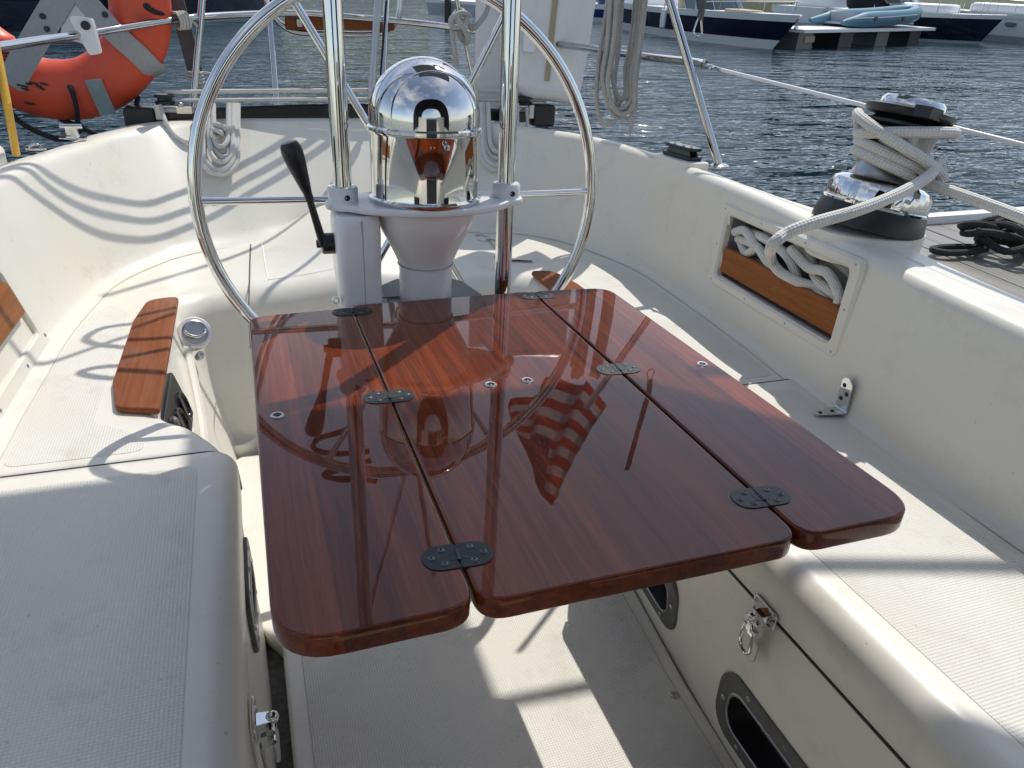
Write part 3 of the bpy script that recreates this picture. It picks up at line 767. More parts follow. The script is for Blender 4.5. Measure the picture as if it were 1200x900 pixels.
# engine panel under the port board
ep = thing('engine_panel', 'black engine instrument panel under the left teak board', 'instrument panel', face_p(1.52, -.80, .004))
pf = frame(face_p(1.545, -.785, .002), (0, -1, .0), (face_p(1.6, -.7)-face_p(1.6, -1.1)).cross(V((0, -1, 0))) if False else V((.94, 0, .27)))
g = G(); g.slab(rrect(.25, .115, .012, 4), -.005, .010, .003, pf); part('panel_plate', g, 'black', ep)
for a, b in ((-.065, .008), (.015, .008)):
    g = G(); g.lathe([(.034, .009), (.034, .015), (.031, .016), (.030, .0125), (.0001, .0125)], pf @ M.Translation((a, b, 0)), 28); part('gauge', g, 'gloss_black', ep)
    g = G(); g.lathe([(.0325, .0155), (.0325, .0172), (.0305, .0172), (.0305, .0155)], pf @ M.Translation((a, b, 0)), 28, cap=False); part('gauge_bezel', g, 'grey_frame', ep)
g = G(); g.lathe([(.014, .011), (.014, .02), (.010, .024), (.0001, .024)], pf @ M.Translation((.085, -.03, 0)), 16); part('start_button', g, 'grey_frame', ep)
g = G(); g.lathe([(.012, .011), (.012, .022), (.008, .024), (.0001, .024)], pf @ M.Translation((.085, .015, 0)), 16); part('ignition_switch', g, 'steel', ep)
# filler cap and small key bolt on the port quarter face
cp = V((-.168, 2.085, -.80)) ; cn = V((.30, -.78, .55)).normalized(); cp = ony(228, 390, 1.985)
fc = thing('filler_cap', 'round chrome deck filler cap with white surround beside the left teak board', 'filler cap', cp)
m = frame(cp, (1, 0, .1), cn)
g = G(); g.lathe([(.043, -.03), (.043, .004), (.040, .008), (.033, .008)], m, 36); part('surround', g, 'white_paint', fc)
g = G(); g.lathe([(.0325, .002), (.0325, .010), (.030, .0115), (.024, .0105), (.0001, .0108)], m, 36); part('cap', g, 'satin', fc)
g = G(); g.tube([m @ p for p in cr([V((-.024, .0, .010)), V((-.020, -.008, .016)), V((0, -.016, .019)), V((.020, -.008, .016)), V((.024, .0, .010))], 6)], .0042, 10)
g.ball(m @ V((-.024, 0, .011)), .0055); g.ball(m @ V((.024, 0, .011)), .0055); part('pull_handle', g, 'chrome', fc)
kp = ony(234, 417, 1.965); m = frame(kp, (1, 0, 0), cn)
g = G(); g.lathe([(.010, -.015), (.010, .012), (.008, .015), (.0035, .015), (.0035, .011), (.0001, .011)], m, 16); single('key_socket', g, 'steel', 'small chrome key socket just below the filler cap', 'fitting', kp)
# ------------------------------------------------------------------ recessed handles, latches, hinge strap
def recess_plate(py, pz, L_, H_, label, side=1):
    # plane of the face
    if side > 0:
        i = min((i for i in range(len(ST)) if ST[i].x > .5), key=lambda i: abs(ST[i].y-py)); r = [p for p in seat_section(i)]
        j = min(range(20, len(r)), key=lambda q: abs(r[q].z-pz)); i2 = i+2 if i+2 < len(ST) else i; i1 = i-2
        al = seat_section(i1)[j]-seat_section(i2)[j]; upv = r[j-1]-r[min(j+1, len(r)-1)]; nn = upv.cross(al); nn = nn if nn.x < 0 else -nn
        t = (pz-r[j].z)/(r[j-1].z-r[j].z) if r[j-1].z != r[j].z else 0; p = r[j].lerp(r[j-1], t)
    else:
        p = V((-.058, py, pz)); nn = V((1, 0, .035)); al = V((0, 1, 0))
    m = frame(p, V((0, -1 if side > 0 else 1, 0)), nn)
    t = thing('recessed_handle', label, 'recessed handle', p, 'recessed pull plates along the footwell sides')
    o = rrect(L_, H_, H_*.36, 8); i_ = rrect(L_-.066, H_-.058, H_*.24, 8)
    g = G(); g.ringslab(o, i_, -.003, .0045, .002, m); part('frame_plate', g, 'grey_frame', t)
    g = G(); g.ringslab([(x*1.0, y) for x, y in rrect(L_-.060, H_-.052, H_*.25, 8)], rrect(L_-.07, H_-.062, H_*.23, 8), .003, .006, .001, m); part('inner_lip', g, 'satin', t)
    if side > 0:
        g = G(); rows = []
        for z, s in ((.002, 0.0), (-.02, .003), (-.05, .008), (-.062, .02)):
            q = inset(i_, s); rows.append([m @ V((x, y, z)) for x, y in q+[q[0]]])
        g.loft(rows); b = len(g.v)-len(i_)-1; g.f.append(tuple(range(b, b+len(i_)))); part('recess_cup', g, 'recess', t)
        g = G(); g.tube([m @ V((-L_*.25, -.008, -.035)), m @ V((L_*.25, -.008, -.035))], .010, 8); g.box((L_*.1, .02, -.04), (.03, .02, .02), m); part('pull_bar', g, 'recess', t)
    g = G()
    for sx in (-1, 1):
        screw(g, m @ V((sx*(L_/2-.018), 0, .0045)), m.col[2].xyz, .0055)
        for a in (.28, .0): screw(g, m @ V((sx*L_*a, H_/2-.013, .0045)), m.col[2].xyz, .005); screw(g, m @ V((sx*L_*a, -H_/2+.013, .0045)), m.col[2].xyz, .005)
    part('screw_heads', g, 'satin', t, kind='stuff')
recess_plate(*PLATES[0], 'dark grey recessed handle plate right of the sole, under the table edge')
recess_plate(*PLATES[1], 'dark grey recessed handle plate below the chrome latch at the bottom edge')
recess_plate(1.02, -.85, .20, .12, 'grey handle plate on the left seat front, seen edge-on beside the table', -1)
def latch(p, side, label):
    nn = V((-1, 0, .05)) if side > 0 else V((1, 0, .05)); m = frame(p, V((0, -1, 0)) if side > 0 else V((0, 1, 0)), nn)   # x along boat, y up
    t = thing('toggle_latch', label, 'latch', p, 'chrome toggle latches on the seat lockers')
    g = G(); g.slab(rrect(.055, .030, .007, 4), 0, .0035, .0015, m @ M.Translation((0, .020, 0))); part('keeper_plate', g, 'chrome', t)
    g = G()
    for sx in (-1, 1):
        for dy in (.012, .028): screw(g, m @ V((sx*.0205, dy, .0035)), m.col[2].xyz, .0042)
    part('screw_heads', g, 'satin', t, kind='stuff')
    g = G(); g.box((0, .012, .012), (.020, .016, .018), m, .8); g.tube([m @ V((-.014, .006, .018)), m @ V((.014, .006, .018))], .0055, 10)
    g.ball(m @ V((0, .016, .022)), .0085, seg=10, rings=6, sc=(1, 1, 1)); part('hook', g, 'chrome', t)
    g = G(); g.box((0, -.012, .012), (.022, .022, .014), m, .85); g.tube([m @ V((-.015, -.010, .018)), m @ V((.015, -.010, .018))], .005, 10); g.box((0, -.004, .021), (.012, .02, .008), m, .7); part('lever_body', g, 'chrome', t)
    lp_ = [m @ V(q) for q in ((-.011, -.008, .020), (-.0125, -.028, .022), (-.011, -.048, .020), (0, -.056, .019), (.011, -.048, .020), (.0125, -.028, .022), (.011, -.008, .020))]
    g = G(); g.tube(cr(lp_, 5), .0028, 8); part('bail', g, 'chrome', t)
    g = G(); g.slab(rrect(.020, .055, .0095, 6), .001, .004, .001, m @ M.Translation((0, -.050, 0))); part('base_tongue', g, 'satin', t)
latch(V((.683, .683, -.806)), 1, 'chrome toggle latch on the right locker front above the recessed plate')
latch(V((-.056, .70, -.80)), -1, 'chrome toggle latch low on the left seat front at the bottom edge')
g = G()
for u, v in ((960, 871),): screw(g, onx(u, v, .694), (-1, 0, 0), .006)
single('blind_screw', g, 'satin', 'single screw head in the right seat front beside the recessed plate', 'screw')
# strap hinge in the corner of the starboard seat and coaming
hp = V((1.135, 1.035, ZS)); sh = thing('strap_hinge', 'bright steel strap hinge bent up against the right coaming', 'hinge', hp)
h0, h1, h2, h3 = onz(966, 485, -.690), onz(1004, 488, -.690), onz(986, 471, -.690), onz(1000, 472, -.690)
A = onz(963, 487, -.688); Bv = onz(998, 488, -.688); Cv = onz(993, 473, -.688); D = onz(966, 482, -.688)
for q_ in (A, Bv, Cv, D): q_.x -= .020; q_.z += .001
g = G(); ex = ((Bv+Cv)/2-(A+D)/2); mm = frame((A+Bv+Cv+D)/4, ex, (0, 0, 1)); Lh = ex.length
g.slab(roundpoly([(-Lh/2, -.006), (Lh/2, -.017), (Lh/2, .017), (-Lh/2, .006)], [.006, .001, .001, .006], 5), -.001, .0025, .001, mm); part('seat_leaf', g, 'steel', sh)
e0 = mm @ V((Lh/2, -.017, .003)); e1 = mm @ V((Lh/2, .017, .003)); g = G(); g.tube([e0, e1], .0042, 10); part('hinge_pin', g, 'chrome', sh)
upd = V((-.006, -.0, .3)).normalized(); ctr = (e0+e1)/2; m2 = frame(ctr+upd*.036+V((-.002, 0, 0)), upd, upd.cross((e1-e0).normalized()) if upd.cross((e1-e0).normalized()).x < 0 else -upd.cross((e1-e0).normalized()))
g = G(); g.slab(roundpoly([(-.034, -.017), (.026, -.015), (.036, -.004), (.036, .008), (.026, .015), (-.034, .017)], [.001, .005, .006, .006, .005, .001], 4), -.001, .0025, .001, m2); part('wall_leaf', g, 'chrome', sh)
g = G()
for a, b in ((-.012, .006), (.002, -.006), (.018, .005)): screw(g, m2 @ V((a, b, .0025)), m2.col[2].xyz, .005)
for a in (-.022, .008): screw(g, mm @ V((a, 0, .0025)), (0, 0, 1), .0045)
part('screw_heads', g, 'dark_metal', sh, kind='stuff')
# ------------------------------------------------------------------ winch with its rope
WX, WYY, WZ = 1.285, 1.272, -.362
wn = thing('winch', 'large chrome and black sheet winch on the right coaming with white rope turns', 'winch', (WX, WYY, WZ))
wm = M.Translation((WX, WYY, WZ)) @ M.Rotation(math.radians(10), 4, 'Y') @ M.Diagonal((1, 1, .88, 1))
g = G(); g.lathe([(.118, 0), (.118, .006), (.110, .050), (.107, .054)], wm, 48); part('base_skirt', g, 'black', wn)
g = G(); g.lathe([(.109, .052), (.111, .057), (.108, .060)], wm, 48, cap=False); part('trim_ring', g, 'chrome', wn)
g = G(); prof = [(.1065, .058), (.1065, .064), (.1045, .094), (.100, .105), (.088, .113), (.068, .117), (.060, .121)]
seg = 108; rows = []
for r, z in prof:
    rows.append([wm @ V((r*(1+(.014 if (.06 < z < .1 and i % 3 < 2) else 0))*math.cos(2*math.pi*i/seg), r*(1+(.014 if (.06 < z < .1 and i % 3 < 2) else 0))*math.sin(2*math.pi*i/seg), z)) for i in range(seg+1)])
g.loft(rows); part('chrome_ring', g, 'chrome', wn, sharp=25)
g = G(); g.lathe([(.076, .116), (.070, .124), (.066, .150), (.065, .19), (.068, .218), (.072, .234)], wm, 40); part('drum', g, 'satin', wn)
g = G(); g.lathe([(.066, .232), (.080, .236), (.086, .242), (.086, .248), (.068, .253), (.064, .258), (.084, .262), (.089, .270), (.088, .280), (.068, .286)], wm, 44); part('self_tailer', g, 'black', wn)
g = G(); g.box((-.055, -.062, .276), (.05, .035, .024), wm @ M.Rotation(.3, 4, 'Z')); part('feeder_arm', g, 'black', wn)
g = G(); g.lathe([(.066, .284), (.064, .297), (.057, .305), (.022, .307), (.019, .303), (.0001, .303)], wm, 36); part('top_cap', g, 'chrome', wn)
def wp(a, r, z): return wm @ V((r*math.cos(math.radians(a)), r*math.sin(math.radians(a)), z))
RR = .0115
pts = []
far = onx(1290, 345, WX+.035); standing = onz(1200, 291, -.30)
d0 = wp(-15, .064, .140)
tail = ((1200+95), )
pts += [V((1.31, .20, -.345)), V((1.322, .60, -.318)), V((1.33, .95, -.272))]
def turn(a0, a1, z0, z1, r, n):
    for i in range(n):
        t = i/(n-1); a = a0+(a1-a0)*t
        pts.append(wp(a, r, z0+(z1-z0)*t+.014*math.cos(math.radians(a+225))))
turn(-75, -405, .146, .166, .0765, 12)
turn(-425, -590, .168, .178, .0765, 7)
pts += [wp(-635, .079, .198), wp(-680, .084, .226), wp(-725, .090, .245), wp(-765, .095, .250), wp(-800, .095, .246), wp(-830, .093, .236), wp(-860, .090, .224), wp(-895, .085, .212), wp(-930, .082, .206)]
pts += [wp(-958, .086, .208), wp(-972, .097, .222), wp(-966, .101, .242), wp(-945, .098, .250), wp(-915, .099, .238), wp(-880, .099, .216), wp(-850, .099, .196), wp(-820, .100, .178), wp(-795, .102, .162), wp(-778, .106, .150)]
pts += [ony(1099, 190, 1.19), ony(1090, 205, 1.155), ony(1065, 221, 1.12), ony(1030, 237, 1.10), ony(994, 250, 1.09), ony(951, 262, 1.09)]
g = G(); g.tube(cr(pts, 5), RR, 12)
# tail goes down into the locker
tl = [ony(994, 250, 1.09), ony(951, 262, 1.09), ony(921, 274, 1.10), ony(905, 288, 1.115), onx(903, 301, 1.125), onx(912, 317, 1.155), onx(935, 330, 1.17), onx(955, 336, 1.185), onx(966, 344, 1.19), onx(965, 362, 1.20), onx(955, 376, 1.21)]
single('winch_rope', g, 'rope_grey' if False else 'rope_white', 'cream braided sheet wound round the winch drum and leading forward', 'rope', boat=True)
g = G(); g.tube(cr(tl, 6), RR, 12)
single('rope_tail', g, 'rope_white', 'cream rope tail dropping from the winch into the right coaming locker', 'rope')
# loose rope lying in the locker
def in_locker(a, b, c): return LF @ V((a, b, c))
r2 = random.Random(3); g = G()
loops = [[(-.20, .035, -.05), (-.10, .045, -.03), (0, .030, -.03), (.06, -.01, -.03), (.02, -.035, -.06), (-.08, -.01, -.06), (-.18, .01, -.05)],
         [(-.21, .015, -.03), (-.12, .020, -.025), (-.05, -.01, -.03), (.05, -.03, -.04), (.15, -.02, -.03), (.205, -.03, -.04)],
         [(.0, .05, -.06), (.06, .045, -.05), (.11, .01, -.04), (.17, .0, -.03), (.22, -.02, -.05), (.16, -.045, -.06), (.08, -.03, -.07)],
         [(-.15, .05, -.08), (-.02, .06, -.09), (.10, .05, -.09), (.20, .035, -.08), (.225, .0, -.09)],
         [(-.22, .03, -.02), (-.17, .045, -.015), (-.12, .02, -.02), (-.16, -.01, -.03), (-.21, .01, -.04)],
         [(.02, .05, -.02), (.10, .03, -.015), (.16, .035, -.02), (.215, .0, -.02), (.20, -.04, -.03)],
         [(-.2, -.02, -.06), (-.1, -.03, -.05), (.02, -.05, -.05), (.12, -.05, -.06), (.22, -.05, -.05)]]
for l in loops: g.tube(cr([in_locker(q[0], q[1]+.012, q[2]*.75+.004) for q in l], 7), RR, 10)
single('coiled_rope', g, 'rope_white', 'cream rope tangled inside the right coaming locker behind the teak bar', 'rope')
# black mooring fairlead on its pad, starboard quarter
def fairlead(c, ang, label):
    t = thing('mooring_fairlead', label, 'fairlead', c, 'black fairleads on the coaming top'); m = M.Translation(c) @ M.Rotation(ang, 4, 'Z')
    g = G(); g.slab(rrect(.05, .15, .012, 4), 0, .012, .004, m); g.box((0, 0, .018), (.03, .13, .016), m, .8); g.slab(rrect(.046, .15, .014, 4), .026, .036, .005, m); part('block_body', g, 'gloss_black', t)
    g = G()
    for y in (-.06, -.02, .025, .062): g.ball(m @ V((-.012, y, .036)), .0058, seg=8, rings=5)
    part('studs', g, 'steel', t, kind='stuff')
fairlead(V((1.262, 2.02, -.333)), .06, 'low black fairlead on the right coaming aft of the winch')
fairlead(V((-.655, 2.24, -.345)), -.1, 'black fairlead at the left picture edge on the coaming top')
# small toggle pins and line on the helm seat
g = G()
zq = lambda p: V((p.x, p.y, seat_z(p.x, p.y)+.004))
def hs(u, v, dz=.004):
    z = ZS
    for _ in range(6):
        p = onz(u, v, z+dz); z = seat_z(p.x, p.y)
    return onz(u, v, z+dz)
pin = thing('lashing_pins', 'pair of small steel pins joined by a cord on the helm seat', 'pins', hs(590, 290))
g.tube(cr([hs(557, 276), hs(565, 275), hs(573, 279), hs(570, 282), hs(560, 280)], 5), .0022, 8, closed=False); g.tube([hs(570, 279), hs(584, 281)], .003, 8); g.tube([hs(598, 305), hs(624, 306)], .0045, 8); part('pin', g, 'steel', pin)
g = G(); g.tube(cr([hs(572, 280), hs(582, 292), hs(590, 300), hs(602, 305)], 5), .0016, 6); part('cord', g, 'rope_grey', pin)
g = G(); g.ball(hs(581, 301), .005); part('pin_eye', g, 'dark_metal', pin)
# ------------------------------------------------------------------ stern gear
SLP = 1.07
def wallpt(u, v, off=0.0):
    d = ray(u, v); t = (2.985-off+.345*SLP)/(d.y-SLP*d.z); return d*t
tv = thing('mainsheet_traveller', 'black mainsheet traveller track across the stern with end cars and white control line', 'traveller', (.45, 3.04, -.36))
TYY = 3.04
e0, e1 = ony(160, 141, TYY), ony(640, 139, TYY); mid = (e0+e1)/2
g = G(); pts = [e0.lerp(e1, i/12)+V((0, 0, .006+.03*math.sin(math.pi*i/12))) for i in range(13)]
rows = []
for p in pts:
    rows.append([p+V(q) for q in ((0, -.024, -.024), (0, -.024, .014), (0, -.014, .019), (0, -.012, .014), (0, .012, .014), (0, .014, .019), (0, .024, .014), (0, .024, -.024), (0, -.024, -.024))])
g.loft(rows); part('track', g, 'gloss_black', tv)
for u0, u1, v0, v1 in ((148, 180, 126, 152), (624, 650, 123, 148)):
    a, b = ony(u0, v1, TYY-.03), ony(u1, v0, TYY-.03); c = (a+b)/2
    g = G(); g.slab(rrect(b.x-a.x, b.z-a.z, .012, 4), -.045, .045, .008, frame(c+V((0, .03, 0)), (1, 0, 0), (0, -1, 0))); part('end_cap', g, 'black', tv)
for u0, sgn in ((205, 1), (606, -1)):
    c = ony(u0, 124, TYY-.01); cx_ = .075
    g = G(); m = frame(c, (1, 0, 0), (0, 0, 1))
    g.slab(rrect(.15, .05, .012, 4), -.022, -.004, .004, m); car = part('end_car', g, 'satin', tv)
    g = G(); g.lathe([(.032, .004), (.034, .010), (.034, .014), (.030, .018), (.024, .014), (.024, .026), (.034, .028), (.034, .034), (.030, .038), (.0001, .038)], m @ M.Translation((-.03*sgn, 0, 0)), 24); part('sheave', g, 'black', car)
    g = G(); g.box((.03*sgn, -.02, -.012), (.05, .02, .022), m); g.ball(m @ V((.02*sgn, -.02, .004)), .011); g.box((-.055*sgn, -.022, -.02), (.02, .012, .05), m); part('cam_cleat', g, 'steel', car)
for v_, dz in ((108, 0), (118.5, 0)):
    a, b = ony(196, v_, TYY-.008), ony(640, v_-.5, TYY-.008)
    g = G(); g.tube([a.lerp(b, i/16)+V((0, 0, .006*math.sin(math.pi*i/16))) for i in range(17)], .0072, 8); part('control_line', g, 'rope_white', tv)
def uloop(u0, u1, vb, off, vt=122, n=14, skew=0):
    p = [wallpt(u0, vt, off), wallpt(u0+(u1-u0)*.02+skew*.2, vt+(vb-vt)*.45, off)]
    for k in range(9):
        a = math.pi*k/8; uc = (u0+u1)/2+skew*.5; hw = (u1-u0)/2*.92
        p.append(wallpt(uc-hw*math.cos(a), vb-(vb-vt)*.28+(vb-vt)*.28*math.sin(a), off))
    p += [wallpt(u1-(u1-u0)*.02+skew*.2, vt+(vb-vt)*.45, off), wallpt(u1, vt, off)]
    return cr(p, 4)
g = G()
for (a, b, c, o, sk) in ((234, 279, 204, .020, 3), (238, 276, 199, .034, 0), (237, 271, 203, .028, -3), (244, 273, 190, .046, 2), (247, 278, 184, .030, 3), (250, 268, 172, .052, 0), (241, 275, 178, .022, -2)): g.tube(uloop(a, b, c, o+.035, skew=sk), .0088, 9)
for (u, v, o) in ((255, 150, .095), (254, 157, .10), (259, 153, .09)): 
    c = wallpt(u, v, o); g.tube([c+V((.016*math.cos(t*.7), -.010*math.sin(t*1.4), .012*math.sin(t*.7))) for t in range(10)], .0085, 8)
single('rope_coil', g, 'rope_white', 'white rope coil hung on the stern wall left of the wheel spoke', 'rope coil', group='white coils under the traveller')
g = G()
for (a, b, c, o, sk) in ((560, 604, 199, .022, 3), (564, 601, 194, .036, 2), (567, 598, 186, .03, 2), (572, 594, 178, .048, 2), (563, 606, 192, .02, 4)): g.tube(uloop(a, b, c, o+.05, skew=sk), .0088, 9)
for (u, v, o) in ((592, 163, .105), (590, 169, .11)):
    c = wallpt(u, v, o); g.tube([c+V((.015*math.cos(t*.7), -.010*math.sin(t*1.4), .012*math.sin(t*.7))) for t in range(10)], .0085, 8)
single('rope_coil', g, 'rope_white', 'white rope coil hung on the stern wall right of the compass', 'rope coil', group='white coils under the traveller')
g = G(); g.tube(cr([ony(188, 124, 3.0), wallpt(192, 138, .06), wallpt(200, 153, .05), wallpt(211, 163, .045), wallpt(222, 166, .04), wallpt(233, 158, .035), wallpt(239, 140, .03)], 6), .0075, 9)
single('rope_tail', g, 'rope_white', 'white rope tail looping from the left traveller car to its coil', 'rope')
g = G(); g.tube(cr([ony(617, 125, 3.0), wallpt(618, 140, .05), wallpt(619, 170, .035), wallpt(616, 195, .03), wallpt(611, 210, .03), wallpt(603, 217, .025)], 6), .0065, 9)
single('rope_tail', g, 'rope_white', 'thin white rope tail hanging down right of the guard tube', 'rope')
# pushpit ---------------------------------------------------------------
pp = thing('stern_rail', 'polished steel stern rail curving round the transom with uprights', 'railing', (.3, 3.2, -.36))
TR = .0125
railp = [ony(-60, 66, 2.15), ony(0, 55, 2.45), ony(110, 38, 2.85), ony(215, 22, 3.12), ony(290, 17, 3.26), ony(352, 15.5, 3.33), ony(400, 19, 3.35), ony(470, 25, 3.34), ony(530, 32, 3.27), ony(615, 46, 3.1), ony(690, 57, 2.85), ony(760, 67, 2.5), ony(812, 73, 2.15), ony(826, 76, 2.05)]
g = G(); g.tube(cr(railp, 5), TR, 12); part('top_rail', g, 'steel', pp)
def post(u0, v0, u1, v1, y0, y1, r, name='upright', mt='steel', ext=.3):
    a, b = ony(u0, v0, y0), ony(u1, v1, y1); d = (a-b); g = G(); g.tube([b-d.normalized()*.06, b, a, a+d.normalized()*ext], r, 10); return part(name, g, mt, pp)
post(237, 0, 228, 105, 3.16, 3.12, .0125)
post(316, 18, 323, 107, 3.30, 3.22, .0115, ext=0)
post(452, 20, 448, 107, 3.32, 3.24, .0115, ext=.1)
a, b = ony(785, 0, 2.10), onz(843, 196, -.352); g = G(); g.tube([b, a, a+(a-b)*.6], .0125, 12); part('upright', g, 'steel', pp); g = G(); g.lathe([(.028, 0), (.028, .006), (.016, .012), (.0001, .013)], M.Translation(b), 20); part('post_foot', g, 'steel', pp)
# swim ladder folded up on the rail
sw = thing('swim_ladder', 'folded steel swim ladder with brown teak steps behind the left guard tube', 'ladder', ony(395, 40, 3.42))
yl = 3.42
g = G(); g.tube(cr([ony(308, -90, yl), ony(309, -30, yl), ony(312, 0, yl), ony(320, 18, yl), ony(334, 32, yl), ony(352, 38, yl), ony(395, 40, yl), ony(436, 40, yl), ony(457, 33, yl), ony(467, 18, yl), ony(469, 0, yl), ony(471, -30, yl), ony(472, -90, yl)], 5), .011, 12); part('ladder_tube', g, 'steel', sw)
def bar3(a, b, h, t, name, mt, parent):
    g = G(); ex = b-a; m = frame((a+b)/2, ex, (0, -1, 0)); g.slab(rrect(ex.length, h, h*.2, 3), -t/2, t/2, .004, m); return part(name, g, mt, parent)
for v_ in (27, -38):
    st = bar3(ony(334 if v_ > 0 else 318, v_, yl-.01), ony(462, v_+1, yl-.01), .050, .022, 'ladder_step', 'teak', sw)
    for u in ((351,) if v_ > 0 else (340, 440)):
        g = G(); q = ony(u, v_, yl-.024); g.slab(rrect(.022, .028, .004, 3), -.004, .006, .002, frame(q, (1, 0, 0), (0, -1, 0))); part('step_clamp', g, 'steel', st)
# stays
def stick(name, pts, r, mt, label, cat, seg=10, loc=None, group=None):
    g = G(); g.tube(pts, r, seg); return single(name, g, mt, label, cat, loc=loc or pts[0], group=group)
a, b = ony(443, 0, 3.08), ony(437, 84, 3.02)
stick('backstay', [b+(b-a)*.4, b, a, a+(a-b)*9], .0135, 'aluminium', 'pale grey tube of the backstay rising behind the compass', 'stay')
g = G(); a2, b2 = ony(450.5, 30, 3.10), ony(446, 88, 3.05); g.tube([b2, a2, a2+(a2-b2)*.5], .004, 8); single('control_cord', g, 'rope_black', 'thin black cord beside the pale backstay tube', 'rope', loc=b2)
a, b = ony(534, -6, 2.92), ony(558, 108, 2.98)
stick('flag_staff', [b+(b-a)*.1, b, a, a+(a-b)*5], .0085, 'steel', 'thin slanting steel staff right of the compass with rope knotted on it', 'flagpole')
fs_dir = (a-b).normalized(); FS0 = a
g = G()
kn = lambda u, v, y: ony(u, v, y)
g.tube(cr([kn(551, 18, 2.88), kn(541, 15, 2.87), kn(529, 22, 2.87), kn(531, 32, 2.89), kn(545, 28, 2.86), kn(547, 20, 2.88), kn(540, 12, 2.93), kn(531, 20, 2.93), kn(530, 40, 2.90), kn(533, 62, 2.90), kn(535, 75, 2.92)], 6), .0095, 10)
g.tube(cr([kn(536, 20, 2.87), kn(544, 34, 2.86), kn(549, 46, 2.87), kn(545, 50, 2.92), kn(538, 38, 2.93), kn(546, 24, 2.92), kn(553, 34, 2.9), kn(562, 26, 2.92), kn(570, 14, 2.95), kn(574, -2, 2.97)], 6), .0095, 10)
single('rope_knot', g, 'rope_grey', 'grey rope knotted round the thin staff right of the compass', 'rope')
# white board and case on the rail
g = G(); a, b = ony(557, 128, 3.16), ony(601, -140, 3.20); m = frame((a+b)/2, (1, 0, 0), (0, -1, 0)); g.slab(rrect(b.x-a.x, b.z-a.z, .008, 3), -.014, .014, .005, m)
bd = thing('mounting_board', 'narrow white upright board behind the right guard tube', 'board', a); part('board_face', g, 'boat_white', bd)
g = G()
for u in (566, 574): g.ball(ony(u, 62, 3.15), .0035, seg=8, rings=5)
part('screw_heads', g, 'dark_metal', bd, kind='stuff')
case = thing('stowage_case', 'large white moulded case with rounded corners hanging on the stern rail', 'case', ony(655, 122, 3.0))
def case_out():
    px = [(596, -150), (601, 60), (606, 104), (620, 116), (672, 123), (684, 112), (692, 70), (703, 0), (712, -150)]
    return [ony(u, v, 2.98) for u, v in px]
co_ = case_out(); cc = V((0, 0, 0))
for q in co_: cc += q/len(co_)
m = frame(cc, (1, 0, 0), (0, -1, 0)); o2 = [((q-cc).x, (q-cc).z) for q in reversed(co_)]
o2 = roundpoly(o2, .05, 6)
if sum(o2[i-1][0]*o2[i][1]-o2[i][0]*o2[i-1][1] for i in range(len(o2))) < 0: o2.reverse()
g = G(); g.slab(o2, -.20, .0, .045, m, 6); part('shell', g, 'boat_white', case)
g = G(); a, b = ony(641, 95, 2.975), ony(657, -60, 2.975); g.tube([a, b], .0115, 8, flat=(1, .5)); part('groove_strip', g, 'tan', case)
g = G(); c = ony(620, 45, 2.965); mm = frame(c, (1, 0, -.05), (0, -1, 0)); g.slab(rrect(.05, .10, .012, 4), -.004, .02, .005, mm); part('rail_clamp', g, 'white_paint', case)
g = G(); g.lathe([(.011, .018), (.011, .021), (.0001, .0215)], mm @ M.Translation((-.003, .03, 0)), 14); part('clamp_knob', g, 'black', case)
# hanging coil on the starboard quarter
g = G(); HY = 2.48
def hp_(u, v, dy=0): return ony(u, v, HY+dy)
for k, (u0, u1, vb, lean, dy) in enumerate(((706, 752, 128, 10, 0), (709, 748, 136, 12, .015), (704, 745, 122, 12, .03), (712, 755, 134, 12, -.012), (716, 750, 116, 10, .02), (720, 757, 138, 10, .035))):
    pts = [hp_(u0+lean+4, -120, dy), hp_(u0+lean, -20, dy), hp_(u0+lean*.55, 50, dy), hp_(u0, vb-40, dy)]
    uc = (u0+u1-14)/2; hw = (u1-14-u0)/2
    for j in range(1, 8): q = math.pi*j/8; pts.append(hp_(uc-hw*math.cos(q)+3, vb-26+26*math.sin(q), dy))
    pts += [hp_(u1-12, vb-42, dy), hp_(u1-6, 50, dy), hp_(u1+1, -20, dy), hp_(u1+3, -120, dy)]
    g.tube(cr(pts, 4), .0082, 8)
g.tube(cr([hp_(716, -100, .03), hp_(712, 0, .03), hp_(703, 60, .03), hp_(699, 110, .03), hp_(703, 138, .02), hp_(712, 146, .01), hp_(722, 140, .0)], 5), .0082, 8)
g.tube(cr([hp_(758, -100, .03), hp_(755, 0, .03), hp_(748, 60, .02), hp_(742, 120, .0), hp_(739, 150, .0), hp_(737, 158, .0)], 5), .0082, 8)
single('rope_hank', g, 'rope_grey', 'long grey rope hank hanging in loops right of the wheel', 'rope coil', loc=hp_(722, 146))
pe = onz(738, 159, -.345); pd = thing('pad_eye', 'small steel pad eye on the coaming top under the grey rope hank', 'pad eye', pe)
g = G(); g.slab(rrect(.05, .026, .008, 3), 0, .004, .0015, M.Translation(pe)); part('base_plate', g, 'steel', pd); g = G(); g.tube(arc(pe+V((0, 0, .003)), .013, 0, 180, 10), .003, 8); part('eye_loop', g, 'steel', pd)
# strap with snap loop hanging in front of the far boats
g = G(); sy = 1.75
sp = thing('hanging_strap', 'dark webbing strap with a wire loop hanging over the bowrider', 'strap', ony(818, 43, sy))
g.tube([ony(827, -160, sy), ony(824, 0, sy), ony(820, 24, sy)], .0095, 8, flat=(.25, 1), up=(0, 1, 0)); part('webbing', g, 'plank_grey', sp)
g = G(); g.tube(cr([ony(820, 18, sy), ony(815, 30, sy), ony(813, 38, sy), ony(817, 43, sy), ony(822, 40, sy), ony(822, 30, sy)], 5, True), .0022, 8, closed=True); part('wire_loop', g, 'steel', sp)
